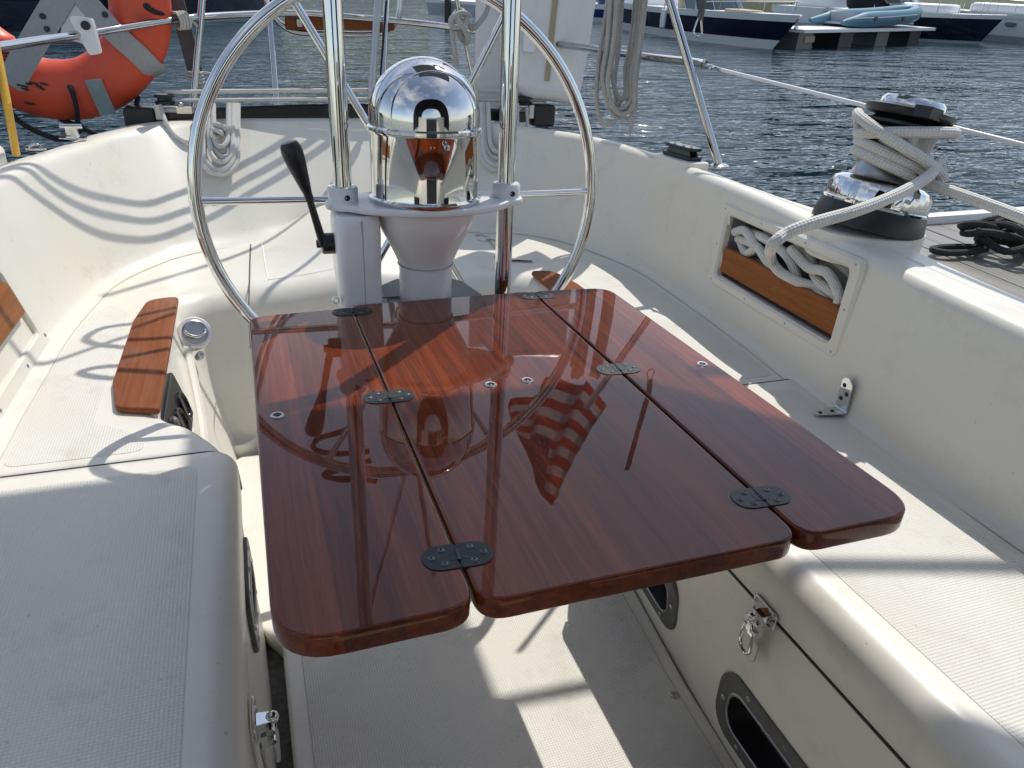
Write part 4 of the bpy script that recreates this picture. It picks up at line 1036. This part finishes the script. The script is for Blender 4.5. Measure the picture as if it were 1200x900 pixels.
# lifeline
ll = thing('lifeline', 'white coated lifeline running forward above the right coaming', 'lifeline', ony(828, 77, 2.03))
la = ony(846, 82, 1.98); lb_ = onx(1200, 170, 1.52); ext = lb_+(lb_-la)*.9
g = G(); g.tube([la, lb_, ext], .0052, 10); part('coated_wire', g, 'boat_white', ll)
g = G(); g.tube([ony(826, 76, 2.05), la], .0055, 8); g.ball(ony(833, 79, 2.02), .008, seg=8, rings=5); g.tube([ony(824, 74, 2.05), ony(826, 69, 2.05)], .004, 6); part('end_fitting', g, 'steel', ll)
# horseshoe buoy --------------------------------------------------------
BYY = 3.10
bc = ony(78, 6, BYY)
buoy = thing('horseshoe_buoy', 'orange horseshoe lifebuoy with grey straps hung on the stern rail', 'lifebuoy', bc)
pth = []
pxs = [(-30, 30), (-14, 62), (8, 84), (32, 97), (62, 105), (96, 104), (124, 93), (146, 73), (160, 48), (165, 22), (163, -8), (157, -40), (148, -66)]
pth = cr([ony(u, v, BYY) for u, v in pxs], 6); n = len(pth)
rr = [.098 if 3 < i < n-4 else .098*(.55+.11*min(i, n-1-i)) for i in range(n)]
g = G(); g.tube(pth, rr, 22, flat=(.72, 1), up=(0, 1, 0)); part('foam_body', g, 'orange', buoy, sharp=60)
FY = BYY-.074
def strap(pxl, wd, name='strap', mt='strap'):
    g = G(); P = [ony(u, v, y) for u, v, y in pxl]; P = cr(P, 5)
    g.tube(P, wd, 8, flat=(.06, 1), up=(0, 1, 0)); return part(name, g, mt, buoy)
strap([(76, -12, FY-.012), (52, 28, FY-.012), (36, 55, FY-.010), (22, 80, FY-.004), (12, 98, FY+.006), (6, 110, FY+.035), (4, 116, FY+.075)], .040)
strap([(88, -14, FY-.012), (112, 14, FY-.012), (138, 42, FY-.010), (160, 62, FY-.002), (174, 76, FY+.014), (182, 84, FY+.04), (186, 88, FY+.075)], .034)
g = G(); g.slab(roundpoly([(-.034, -.10), (.034, -.10), (.028, .10), (-.028, .10)], .006), -.003, .003, .001, frame(ony(88, 10, FY), (1, 0, -.28), (0, -1, 0))); part('hanger_plate', g, 'aluminium', buoy)
g = G()
for u, v in ((50, 19), (55, 34), (123, 17)): g.lathe([(.0095, -.001), (.0095, .001), (.0001, .0012)], frame(ony(u, v, FY-.0165), (1, 0, 0), (0, -1, 0)), 14)
part('strap_holes', g, 'black', buoy, kind='stuff')
g = G(); g.slab(rrect(.052, .13, .004, 3), 0, .002, .0005, frame(ony(118, 114, BYY-.074), (1, 0, .18), (0, -1, -.45))); part('reflective_tape', g, 'tape', buoy)
g = G()
for (u, v) in ((82, 103), (170, 7)): g.ball(ony(u, v, BYY-.060), .020, seg=16, rings=8, sc=(1, .5, 1.05))
part('rope_hole', g, 'recess', buoy)
g = G(); g.tube(cr([ony(82, 101, BYY-.075), ony(86, 112, BYY-.085), ony(90, 128, BYY-.08), ony(91, 143, BYY-.05), ony(93, 155, BYY-.03)], 5), .0085, 8)
part('grab_line', g, 'rope_black', buoy); g = G()
g.tube(cr([ony(4, 118, BYY), ony(20, 140, BYY), ony(45, 155, BYY-.02), ony(70, 163, BYY-.03), ony(86, 159, BYY-.04), ony(93, 148, BYY-.05), ony(84, 145, BYY), ony(70, 139, BYY+.02)], 5), .0095, 8)
part('grab_line', g, 'rope_black', buoy); g = G()
g.tube(cr([ony(91, 143, BYY-.05), ony(100, 152, BYY), ony(112, 156, BYY+.03)], 5), .0085, 8)
part('grab_line', g, 'rope_black', buoy); g = G()
g.tube(cr([ony(171, 8, BYY-.07), ony(182, 14, BYY-.06), ony(193, 17, BYY-.03), ony(206, 19, BYY+.05)], 5), .0085, 8)
part('grab_line', g, 'rope_black', buoy); g = G()
g.tube(cr([ony(162, 112, BYY), ony(160, 122, BYY), ony(158, 130, BYY)], 4), .0085, 8)
part('grab_line', g, 'rope_black', buoy)
g = G(); rk = random.Random(5)
for (u, v, w_) in ((26, 100, 8), (34, 98, 5), (40, 97, 7), (46, 101, 5), (52, 98, 6), (50, 104, 4), (30, 104, 6), (12, 62, 5), (16, 68, 6), (7, 70, 5), (4, 76, 6), (10, 80, 5), (3, 85, 4), (6, 62, 4), (14, 74, 4), (8, 66, 4), (32, 121, 5), (38, 122, 4)):
    p = ony(u, v, BYY-.066 if u > 18 else BYY-.058); g.slab(rrect(w_*.0035, .0055, .001, 1), 0, .006, 0, frame(p+V((0, -.004 if v < 110 else .004, 0)), (1, 0, -.25), (0, -1, 0)))
part('worn_print', g, 'print_black', buoy, kind='stuff')
g = G(); bq = ony(99, 40, 2.80); m = frame(bq, (.95, 0, -.12), (0, -1, 0))
clamp = thing('rail_bracket', 'white rail bracket clamped on the stern rail in front of the lifebuoy', 'bracket', bq)
g.slab(roundpoly([(-.032, .042), (.022, .044), (.040, -.045), (.016, -.052), (-.008, -.010)], .006), -.02, .022, .004, m); part('bracket_body', g, 'white_paint', clamp)
g = G(); g.lathe([(.013, .02), (.013, .032), (.0001, .034)], m @ M.Translation((.008, .026, 0)), 14); part('clamp_knob', g, 'black', clamp)
# dark plank lashed to the upright, yellow pole
g = G(); a, b = ony(196, -40, 3.19), ony(231, 92, 3.19); ex = b-a; m = frame((a+b)/2, ex, (0, -1, 0)); g.slab(rrect(ex.length, .052, .006, 3), -.012, .012, .003, m)
single('lashed_plank', g, 'plank_grey', 'dark weathered plank lashed slantwise beside the lifebuoy', 'plank', loc=b)
def lash(c, ax, r, n, label):
    g = G(); ax = V(ax).normalized(); u = ax.orthogonal().normalized(); w2 = ax.cross(u)
    pts = [c+ax*(.045*(i/(10*n)-.5))+u*(r*math.cos(2*math.pi*i/10))+w2*(r*math.sin(2*math.pi*i/10)) for i in range(10*n)]
    pts += [pts[-1]+V((.03, -.01, -.005)), pts[-1]+V((.045, -.012, -.02))]
    g.tube(pts, .0048, 8); single('lashing', g, 'rope_white', label, 'lashing')
lash(ony(213, 24, 3.10), railp[4]-railp[3], .027, 4, 'white cord lashing round the stern rail and plank top')
lash(ony(229, 91, 3.15), (.1, 0, 1), .026, 4, 'white cord lashing at the foot of the dark plank')
stick('yellow_pole', [onz(19, 180, -.36), ony(8, 120, 2.22), ony(0, 78, 2.28), ony(-20, -20, 2.40)], .0098, 'yellow', 'thin yellow pole leaning at the left picture edge', 'pole')
# small cleats on the port coaming top
for (u, v, lab) in ((86, 163, 'small chrome cleat on the left coaming top under the lifebuoy'), (42, 175, 'tiny steel eye on the left coaming top near the yellow pole')):
    c = onz(u, v, -.362); t = thing('deck_cleat' if u > 50 else 'deck_eye', lab, 'cleat' if u > 50 else 'deck eye', c)
    if u > 50:
        g = G(); g.slab(rrect(.075, .03, .01, 4), 0, .005, .002, M.Translation(c)); part('base_plate', g, 'chrome', t)
        g = G(); g.box((0, 0, .02), (.035, .018, .032), M.Translation(c), .85); g.tube([c+V((-.03, 0, .036)), c+V((.03, 0, .036))], .007, 10); part('horn', g, 'chrome', t)
    else:
        g = G(); g.tube(arc(c, .014, 0, 180, 10), .0035, 8); part('eye_loop', g, 'steel', t); g = G(); g.slab(rrect(.05, .018, .005, 3), -.002, .004, .001, M.Translation(c)); part('base_plate', g, 'steel', t)
# ensign on the staff (its reflection lies on the table) -----------------
def refl(u, v, Y):                   # the real point whose mirror image shows at (u, v) on the table top
    p = onz(u, v, ZT); t = Y/p.y; return V((p.x*t, Y, 2*ZT+(-ZT)*t))
k = NT('ensign_cloth'); t = k.n('TexCoord'); s = k.n('SeparateXYZ'); k.l(t.outputs['UV'], s.inputs[0])
st = k.math('MODULO', k.math('FLOOR', k.math('MULTIPLY', s.outputs['Y'], 12.99)), 2.0)
strp = k.ramp(st, [(0.25, (0.50, 0.018, 0.025)), (0.5, (0.72, 0.70, 0.68))]); 
can = k.math('MULTIPLY', k.math('LESS_THAN', s.outputs['X'], 0.45), k.math('GREATER_THAN', s.outputs['Y'], 0.46))
vo = k.n('TexVoronoi', Scale=1.0); mpg = k.n('Mapping'); mpg.inputs['Scale'].default_value = (22, 17, 1); k.l(t.outputs['UV'], mpg.inputs['Vector']); k.l(mpg.outputs['Vector'], vo.inputs['Vector']); vo.inputs['Randomness'].default_value = 0.0
cc_ = k.ramp(vo.outputs['Distance'], [(0.20, (0.22, 0.23, 0.30)), (0.27, (0.012, 0.016, 0.07))])
mxx = k.n('MixRGB'); k.l(can, mxx.inputs['Fac']); k.l(strp, mxx.inputs['Color1']); k.l(cc_, mxx.inputs['Color2']); k.l(mxx.outputs[0], k.b.inputs['Base Color']); k.b.inputs['Roughness'].default_value = 0.8
tl_ = k.n('BsdfTranslucent'); k.l(mxx.outputs[0], tl_.inputs['Color']); ms_ = k.n('MixShader'); ms_.inputs[0].default_value = 0.55; k.l(k.b.outputs[0], ms_.inputs[1]); k.l(tl_.outputs[0], ms_.inputs[2]); k.l(ms_.outputs[0], k.t.nodes['Material Output'].inputs['Surface'])
MT['ensign'] = k.m
YF = 3.0
rows = []
top = cr([refl(u, v, YF) for u, v in ((622, 545), (632, 575), (644, 590), (652, 586))], 8)
bot = cr([refl(u, v, YF) for u, v in ((596, 482), (620, 458), (655, 446), (690, 450), (705, 470))], 8)
def samp(c, s):
    f = s*(len(c)-1); i = min(int(f), len(c)-2); return c[i].lerp(c[i+1], f-i)
for i in range(33):
    s_ = i/32; a, b = samp(top, s_), samp(bot, s_)
    rows.append([b.lerp(a, j/12)+V((0, .06*math.sin(i*.55+j*.35)*(1-j/14), .0)) for j in range(13)])
g = G(); g.loft(rows, uv=True)
fl_pts = [FS0, FS0+fs_dir*1.2]
single('ensign', g, 'ensign', 'red and white striped ensign with blue canton drooping from its staff', 'flag', loc=rows[0][12])
# ------------------------------------------------------------------ overhead pieces added out of view to throw the shade
SH = (0.43, 0.50)
def over(x, y, z0, z): return V((x+SH[0]*(z-z0), y+SH[1]*(z-z0), z))    # point at height z whose shadow falls on (x, y, z0)
BLOCKERS = True
# ------------------------------------------------------------------ water, bank, far boats (level frame)
def W_single(name, g, mt, **kw): return single(name, g, mt, boat=False, **kw)
g = G(); g.loft([[V((x, y, 0)) for x in (-600, -60, -20, 0, 20, 60, 600)] for y in (-300, -40, 0, 15, 40, 90, 600)])
W_single('water', g, 'water', label=None, cat=None, loc=(0, 0, 0), kind='structure')
g = G(); rows = []
for i in range(61):
    a = math.radians(-75+150*i/60+90); R = 58+4*math.sin(i*.7)
    c = V((R*math.cos(a), R*math.sin(a), 0)); d = c.normalized(); rows.append([c+V((0, 0, -.5)), c+d*1.5+V((0, 0, .6)), c+d*8+V((0, 0, 1.3+.2*math.sin(i))), c+d*30+V((0, 0, 1.8)), c+d*120+V((0, 0, 2.0))])
g.loft(rows); W_single('bank', g, 'green', label=None, cat=None, loc=(0, 0, 0), kind='structure')
g = G(); rw = random.Random(11)
for i in range(4200):
    a = math.radians(-72+144*rw.random()+90); R = 80+rw.random()*14; cl = noise.noise(V((a*9, 0, 3)))
    h = max(.4, (2.0+2.4*cl)*(rw.random()**.6)); c = V((R*math.cos(a), R*math.sin(a), 1.4+h)); s = .5+rw.random()*.8
    n = V((rw.gauss(0, 1), rw.gauss(0, 1), rw.gauss(0, 1))).normalized(); u = n.orthogonal().normalized()*s; w_ = n.cross(u)
    g.add([c-u-w_*.7, c+u-w_*.5, c+u*.7+w_, c-u*.8+w_*.8], [(0, 1, 2, 3)])
W_single('wooded_shore', g, 'leaf', label='low dark green wood along the far bank of the marina', cat='wood', loc=(0, 60, 0), kind='stuff')
def hull_rows(L, B, H, n=18, flare=.25, rake=.12, fine=.55):
    st = []
    for i in range(n+1):
        t = i/n; b = B/2*(1-max(0, (t-fine)/(1-fine))**2.3)*(0.90+.1*min(1, t*4)) if t < 1 else 0.012
        st.append((t, max(b, .012), H*(1+.22*max(0, t-.4)**1.5)))
    return st
def boat_hull(name, label, bow, stern, B, H, cols, fine=.5, zone=.36, group=None, rake=.13, gw=.86):
    """cols: side, lower side, deck. Bow and stern are waterline points."""
    ax = bow-stern; L = V((ax.x, ax.y)).length; yaw = math.atan2(ax.y, ax.x)
    t = thing(name, label, 'boat' if name != 'motor_cruiser' else 'motor cruiser', (stern.x, stern.y, 0), group, boat=False)
    m = M.Translation((stern.x, stern.y, 0)) @ M.Rotation(yaw, 4, 'Z')
    st = hull_rows(L, B, H, fine=fine)
    def sec(z0f, z1f, k):
        rows = []
        for (tt, b, h) in st:
            row = []
            for sgn_j in range(2*k+1):
                f = (sgn_j-k)/k; z = (z0f+(z1f-z0f)*abs(f))*h
                row.append(None)
            rows.append(row)
        return rows
    def side(z0, z1, name, mt, out=0.0):
        g = G()
        for s in (-1, 1):
            rows = []
            for (tt, b, h) in st:
                r = []
                for j in range(5):
                    z = z0+(z1-z0)*j/4; fl = .80+.20*min(1, max(0, z))**.7; x = tt*L+rake*L*max(0, tt-.55)/.45*z*.9
                    r.append(m @ V((x, s*(b*fl+out), z*h)))
                rows.append(r)
            g.loft(rows)
        # transom
        r0 = st[0]; a = [m @ V((0, s*(r0[1]*(.80+.20*max(0, z)**.7)+out), z*r0[2])) for s, z in ((-1, z0), (1, z0), (1, z1), (-1, z1))]; g.add(a, [(0, 1, 2, 3)])
        return part(name, g, mt, t)
    side(-.25, zone, 'lower_hull', cols[1]); side(zone+.005, gw, 'hull', cols[0], .004); side(gw, 1.0, 'gunwale', cols[2], .03)
    g = G(); rows = []
    for (tt, b, h) in st: x = tt*L+rake*L*max(0, tt-.55)/.45*.9; rows.append([m @ V((x, -b, h*.985)), m @ V((x, 0, h*(.985+.03*(tt > .5)))), m @ V((x, b, h*.985))])
    g.loft(rows); part('deck', g, cols[2], t)
    return t, m, L
def windscreen(t, m, x, w_, z, h, slope=.5):
    g = G(); P = [(-w_/2*1.0, -.55), (-w_/2, 0), (-w_/4, .28), (w_/4, .28), (w_/2, 0), (w_/2, -.55)]
    lo = [m @ V((x+b, a, z)) for a, b in P]; hi = [m @ V((x+b-slope*h-.12*abs(b < 0), a*.88, z+h)) for a, b in P]
    g.loft([lo, hi]); pn = part('windscreen', g, 'glass', t)
    g = G(); g.tube(lo, .025, 6); g.tube(hi, .03, 6)
    for a, b in zip(lo, hi): g.tube([a, b], .022, 6)
    part('windscreen_frame', g, 'steel', pn)
def deckbox(t, m, c, d, mt, name, taper=.9, bev=.06):
    g = G(); g.slab(rrect(d[0], d[1], min(d[0], d[1])*.25, 4), c[2], c[2]+d[2], min(bev, d[2]*.4), m @ M.Translation((c[0], c[1], 0))); return part(name, g, mt, t)
def fenders(t, m, L, b, z, fr):
    for f in fr:
        for s_ in (-1, 1):
            g = G(); c = V((L*f, s_*(b*(1-max(0, (f-.5)/.5)**2.3)+.10), z)); g.lathe([(.02, -.32), (.09, -.26), (.10, -.1), (.10, .1), (.09, .24), (.03, .30), (.01, .55)], m @ M.Translation(c), 10); part('fender', g, 'boat_white' if s_ < 0 else 'canvas', t)
def side_rail(t, m, L, b, z):
    for s_ in (-1, 1):
        g = G(); P = [m @ V((L*(.72+.36*i/8), s_*b*(1-max(0, (i/8-.1)/.9)**2.2)+.0, z+.20+.02*i)) for i in range(9)]; g.tube(P, .014, 6)
        for p in P[::2]: g.tube([p, p-V((0, 0, .22))], .012, 6)
        part('bow_rail', g, 'steel', t)
# dark bowrider
t, m, L_ = boat_hull('motorboat', 'dark navy bowrider with curved windscreen and pale lower hull across the water', onwater(905, 58), onwater(742, 33), 2.4, .86, ('navy', 'boat_white', 'boat_white'), zone=.27, rake=.13, gw=.80)
windscreen(t, m, L_*.66, 1.9, .86, .55, .8); deckbox(t, m, (L_*.84, -.25, .84), (1.1, .8, .13), 'tan', 'bow_cushion'); deckbox(t, m, (L_*.50, .4, .8), (.5, .6, .5), 'canvas', 'helm_seat'); deckbox(t, m, (L_*.50, -.4, .8), (.5, .6, .45), 'tan', 'helm_seat'); deckbox(t, m, (L_*.14, 0, .8), (1.4, 1.9, .30), 'boat_white', 'engine_cover'); fenders(t, m, L_, 1.2, .55, (.3, .5)); side_rail(t, m, L_, 1.0, .92)
g = G(); g.lathe([(.05, -.03), (.05, .05), (.0001, .06)], m @ frame((L_*1.10, 0, .62), (0, 0, 1), (1, 0, .2)), 10); part('bow_eye', g, 'steel', t)
# blue runabout
t, m, L_ = boat_hull('motorboat', 'small bright blue and white runabout left of the dark bowrider', onwater(812, 31), onwater(694, 24), 2.3, .66, ('blue_hull', 'boat_white', 'boat_white'), zone=.25, gw=.72)
deckbox(t, m, (L_*.72, 0, .60), (2.4, 1.3, .22), 'boat_white', 'foredeck'); windscreen(t, m, L_*.55, 1.7, .78, .5, .8); deckbox(t, m, (L_*.25, 0, .6), (1.7, 1.6, .35), 'blue_hull', 'cockpit_cover'); fenders(t, m, L_, 1.15, .4, (.4, .6))
# navy cruiser
t, m, L_ = boat_hull('motor_cruiser', 'large navy motor cruiser with white cabin behind the pale blue inflatable', onwater(1146, 52), onwater(975, 38), 3.2, .94, ('navy', 'bootstripe', 'boat_white'), zone=.10)
fenders(t, m, L_, 1.6, .6, (.35, .55)); deckbox(t, m, (L_*.60, 0, .92), (L_*.42, 2.1, .36), 'boat_white', 'coachroof', bev=.15); windscreen(t, m, L_*.50, 2.2, 1.22, .75, 1.0); deckbox(t, m, (L_*.24, 0, .9), (L_*.28, 2.3, .95), 'canvas', 'cockpit_canopy', bev=.3)
g = G(); rp_ = [m @ V((L_*(.5+.56*i/14), 1.35*(1-max(0, (i/14-.3)/.7)**2)**1.0, 1.42+.15*i/14)) for i in range(15)]; g.tube(rp_, .018, 6)
for p in rp_[::3]: g.tube([p, p-V((0, 0, .55))], .014, 6)
rp2 = [m @ V((L_*(.5+.56*i/14), -1.35*(1-max(0, (i/14-.3)/.7)**2), 1.42+.15*i/14)) for i in range(15)]; g.tube(rp2, .018, 6)
for p in rp2[::3]: g.tube([p, p-V((0, 0, .55))], .014, 6)
part('bow_rail', g, 'steel', t)
# white cruiser at the right edge
t, m, L_ = boat_hull('motor_cruiser', 'white motor cruiser with dark oval portholes at the right edge', onwater(1090, 40), onwater(1330, 60), 3.4, 1.0, ('boat_white', 'boat_grey', 'boat_white'), zone=.22)
deckbox(t, m, (L_*.55, 0, .98), (L_*.5, 2.2, .4), 'boat_white', 'coachroof', bev=.2); windscreen(t, m, L_*.42, 2.2, 1.35, .6, 1.2)
for f in (.52, .62, .72, .80):
    for s in (-1, 1):
        b = 1.7*(1-max(0, (f-.5)/.5)**2.3)*.965; g = G(); g.slab(rrect(.42, .14, .07, 6), -.02, .03, .01, m @ frame((f*L_+.1, s*(b+.02), .66), (1, -s*.3*max(0, f-.5)*2, 0), (0, s, .15))); part('porthole', g, 'glass', t)
g = G(); rp_ = [m @ V((L_*(.45+.62*i/14), 1.5*(1-max(0, (i/14-.3)/.7)**2), 1.5+.15*i/14)) for i in range(15)]; g.tube(rp_, .018, 6)
for p in rp_[::2]: g.tube([p, p-V((0, 0, .55))], .014, 6)
part('bow_rail', g, 'steel', t)
# white cabin cruiser stern behind the inflatable
t, m, L_ = boat_hull('motor_cruiser', 'white cabin cruiser with teal window left of the pale blue inflatable', onwater(1040, 25), onwater(930, 29), 2.8, .8, ('boat_white', 'boat_grey', 'boat_white'), zone=.15)
fenders(t, m, L_, 1.4, .5, (.2, .45, .7)); cb = deckbox(t, m, (L_*.38, 0, .78), (L_*.5, 2.2, 1.3), 'boat_white', 'cabin', bev=.1)
for s in (-1, 1):
    g = G(); g.slab(rrect(1.0, .42, .08, 4), 0, .03, .01, m @ frame((L_*.34, s*1.09, 1.22), (1, 0, 0), (0, s, 0))); part('window', g, 'glass', cb)
# far dock with its inflatable
A, B_ = onwater(940, 56, .06), onwater(1084, 50, .06)
far = thing('floating_dock', 'low white floating dock under the pale blue inflatable', 'dock', (A.x, A.y, 0), boat=False)
ax = (B_-A); Ld = V((ax.x, ax.y)).length; md = M.Translation((A.x, A.y, 0)) @ M.Rotation(math.atan2(ax.y, ax.x), 4, 'Z')
g = G(); g.box((Ld/2+.2, .62, .50), (Ld+.6, 1.3, .09), md); part('deck_slab', g, 'boat_white', far)
for k_ in range(4):
    g = G(); g.box((.35+k_*Ld/3.4, .60, .20), (.85, .9, .50), md); part('float', g, 'recess' if k_ % 2 else 'grey_frame', far)
g = G(); g.box((.55, .135, .27), (.55, .02, .17), md); part('name_plate', g, 'tan', far)
q = thing('inflatable_dinghy', 'pale blue inflatable dinghy resting on the floating dock', 'dinghy', (A.x, A.y, .41), boat=False)
y_n, y_f, zt_ = .25, 1.35, .80
up_ = [(Ld*.30, y_n, .70), (Ld*.40, y_n, .74), (Ld*.52, y_n, zt_), (Ld*.70, y_n, zt_+.04), (Ld*.86, y_n+.05, zt_+.10), (Ld*.97, y_n+.28, zt_+.18), (Ld*1.00, .80, zt_+.22), (Ld*.97, y_f-.28, zt_+.18), (Ld*.86, y_f-.05, zt_+.10), (Ld*.70, y_f, zt_+.04), (Ld*.52, y_f, zt_), (Ld*.40, y_f, .74), (Ld*.30, y_f, .70)]
pts = cr([md @ V(p) for p in up_], 5); n = len(pts)
g = G(); g.tube(pts, [.235*min(1, .25+.75*min(i, n-1-i)/8) for i in range(n)], 16); part('buoyancy_tube', g, 'rubber_blue', q)
for x in (.50, .74):
    g = G(); g.slab(rrect(.20, .12, .03, 4), -.01, .03, .006, md @ frame((Ld*x, y_n-.225, zt_+.04), (1, 0, 0), (0, -1, .15))); part('grab_patch', g, 'recess', q)
g = G(); g.tube([md @ V((Ld*.33, y_n-.20, .83)), md @ V((Ld*.55, y_n-.235, .86)), md @ V((Ld*.86, y_n-.2, .95))], .02, 6); part('rubbing_strake', g, 'boat_grey', q)
g = G(); g.box((Ld*.66, .80, .66), (Ld*.55, .9, .06), md); g.box((Ld*.42, .80, .80), (.08, .9, .34), md); part('floor_and_transom', g, 'boat_grey', q)
# hulls at the top left
t, m, L_ = boat_hull('motorboat', 'navy hulled boat with pale waterline stripe, right of the lifebuoy', onwater(100, 30), onwater(292, 17), 3.0, 1.6, ('navy', 'bootstripe', 'boat_white'), zone=.14)
t, m, L_ = boat_hull('motorboat', 'black hulled boat with thin pale stripe above the lifebuoy on the left', onwater(-190, 42), onwater(140, 21), 3.2, 1.5, ('navy', 'navy', 'boat_white'), zone=.40)
g = G(); 
deckbox(t, m, (L_*.02, 0, .3), (1.0, 2.0, .25), 'boat_grey', 'swim_platform')
# grey workboat with outboard behind the compass
t, m, L_ = boat_hull('motorboat', 'pale workboat with black outboard behind the compass dome', onwater(640, 12), onwater(528, 27), 2.0, .7, ('boat_grey', 'boat_white', 'boat_white'), zone=.3)
g = G(); g.slab(rrect(.4, .35, .1, 4), .75, 1.25, .12, m @ M.Translation((-.25, 0, 0))); g.box((-.28, 0, .3), (.22, .16, 1.0), m); part('outboard', g, 'black', t)
t, m, L_ = boat_hull('motorboat', 'small dark boat with white rail just right of the white case', onwater(726, 23), onwater(640, 21), 2.0, .6, ('navy', 'navy', 'boat_white'), zone=.3)
# near dock with single planks, to starboard --------------------------------
DZ = .47
c0 = onwater(1086, 263, DZ)
dk = thing('wooden_dock', 'weathered grey plank dock beyond the right coaming', 'dock', (c0.x, c0.y, DZ), boat=False)
dv = (onwater(1200, 326, DZ)-onwater(1086, 263, DZ)); 
byw = LEV.to_3x3() @ V((0, 1, 0)); byw.z = 0; byw.normalize(); bxw = V((byw.y, -byw.x, 0))
pl = None; pw = .135
for k_ in range(22):
    a = c0+bxw*(-1.2+k_*(pw+.006)+pw/2); Lp = 7.0; ctr = a-byw*(Lp/2)+V((0, 0, -.02+rnd.uniform(-.002, .002)))
    mp_ = frame(ctr, bxw, (0, 0, 1)); g = G(); g.slab([(-pw/2, -Lp/2), (pw/2, -Lp/2), (pw/2, Lp/2+rnd.uniform(-.01, .01)), (-pw/2, Lp/2)], -.02, .02, .004, mp_)
    part('plank', g, 'dock_wood', dk)
g = G(); mm = frame(c0+bxw*.4+byw*.03+V((0, 0, -.06)), bxw, (0, 0, 1)); g.box((0, 0, .03), (3.4, .07, .15), mm); part('edge_board', g, 'boat_white', dk)
g = G(); g.box((0, -3.5, -.2), (3.2, 6.8, .26), mm); part('float', g, 'recess', dk)
bk = random.Random(21); g = G(); rc = onwater(1168, 292, DZ+.06)
rc = onwater(1176, 290, DZ+.03)
for k_ in range(6):
    r_ = .10+.05*bk.random(); o_ = V((bk.uniform(-.07, .07), bk.uniform(-.05, .05), .02*k_)); ph = bk.uniform(0, 6)
    g.tube([rc+o_+bxw*(r_*1.3*math.cos(2*math.pi*i/20+ph)*(1+.25*math.sin(i*.7+ph)))+byw*(r_*math.sin(2*math.pi*i/20+ph))+V((0, 0, .03*math.sin(i*.6+k_)+.02)) for i in range(20)], .019, 8)
g.tube(cr([rc-bxw*.12, rc-bxw*.26-byw*.02, rc-bxw*.40+byw*.0, rc-bxw*.42+byw*.06, rc-bxw*.3+byw*.07, rc-bxw*.12+byw*.03], 6), .018, 8)
g.tube(cr([rc+bxw*.1, rc+bxw*.5-byw*.1, rc+bxw*1.2-byw*.4], 6), .019, 8)
W_single('mooring_rope', g, 'rope_black', label='black mooring rope heaped on the plank dock', cat='rope')
# ------------------------------------------------------------------ added overhead panels that block the sun
aw = None
def canvas(corners_shadow, z, z0):  # unseen panel shaped from the shadow outline it should cast
    P = [over(x, y, z0, z) for x, y in corners_shadow]
    g = G(); o = [(p.x, p.y) for p in P]
    if sum(o[i-1][0]*o[i][1]-o[i][0]*o[i-1][1] for i in range(len(o))) < 0: o.reverse()
    g.slab(roundpoly(o, .03, 4), z-.004, z, .001); part('canvas_panel', g, 'awning_cloth', aw)
AZ = 2.2
aw = thing('sun_awning', 'pale canvas sun awning stretched above the cockpit', 'awning', over(-1.3, .3, ZS, AZ))
canvas([(-1.3, 1.165), (-.145, 1.165), (-.11, 1.165), (-.11, .745), (.40, .735), (.535, .56), (.65, .475), (.80, .30), (.80, -.3), (-1.3, -.3)], AZ, ZS)
canvas([(-.147, 1.16), (-.147, 1.42), (.524, 1.42), (.524, 1.10), (-.11, 1.10)], AZ, ZS)
for (xa, ya, xb, yb, r) in ((.50, 1.12, .74, 1.105, .014), (.50, .73, 1.3, .49, .016), (-1.3, 1.225, -.1, 1.232, .008)):
    g = G(); g.tube([over(xa, ya, ZS, AZ+.012), over(xb, yb, ZS, AZ+.012)], r, 10); part('awning_pole', g, 'aluminium', aw)  # added bars that cast narrow shadow bands on seats and sole
# dodger behind the camera
g = G(); rows = []
for j in range(9):
    t_ = j/8; y = -.12-1.5*t_; hgt = .98+.10*math.sin(math.pi*min(1, t_*.9+.1)); row = []
    for i in range(21):
        a = math.pi*i/20; row.append(V((.315-1.02*(1 if math.cos(a) > 0 else -1)*abs(math.cos(a))**.7, y, -.36+(hgt+.36)*math.sin(a)**.6)))
    rows.append(row)
g.loft(rows); single('spray_dodger', g, 'canvas', 'dark canvas dodger over the companionway', 'dodger')
# added unseen tubes and loops, bent to throw shadows on port coaming and seat
def on_coaming(u, v):
    h = COAM_BVH.ray_cast((0, 0, 0), ray(u, v).normalized()); return h[0] if h[0] is not None else onz(u, v, -.4)
bf = thing('awning_frame', 'three folded steel awning bows above the stern quarter', 'frame', (.2, 2.8, .4))
for pxl in (((0, 199), (27, 192), (55, 203), (117, 231), (164, 239), (215, 225), (274, 199), (332, 166), (360, 146)),
            ((-12, 206), (18, 197), (59, 221), (117, 250), (168, 259), (215, 248), (274, 219), (336, 184), (375, 158)),
            ((-40, 222), (2, 207), (39, 227), (98, 266), (156, 281), (211, 270), (274, 239), (340, 199), (387, 166))):
    n = len(pxl); P = [on_coaming(u, v) for u, v in pxl]
    P = [p+SUNB*(1.35-.65*i/(n-1)) for i, p in enumerate(P)]
    g = G(); g.tube(cr(P, 6), .0075, 10); part('bow', g, 'steel', bf)
for pxl in (((207, 360), (158, 371), (122, 377), (103, 389), (120, 396), (158, 398), (205, 395)), ((200, 408), (150, 418), (115, 422), (97, 428), (118, 433), (150, 434), (195, 437))):
    P = [onz(u, v, ZS+.015)+SUNB*1.45 for u, v in pxl]
    g = G(); g.tube(cr(P, 6), .010, 8); part('strap_loop', g, 'canvas', bf)
# put the boat into the level world
for o in BOAT:
    o.matrix_world = LEV @ M.Translation(o.location)
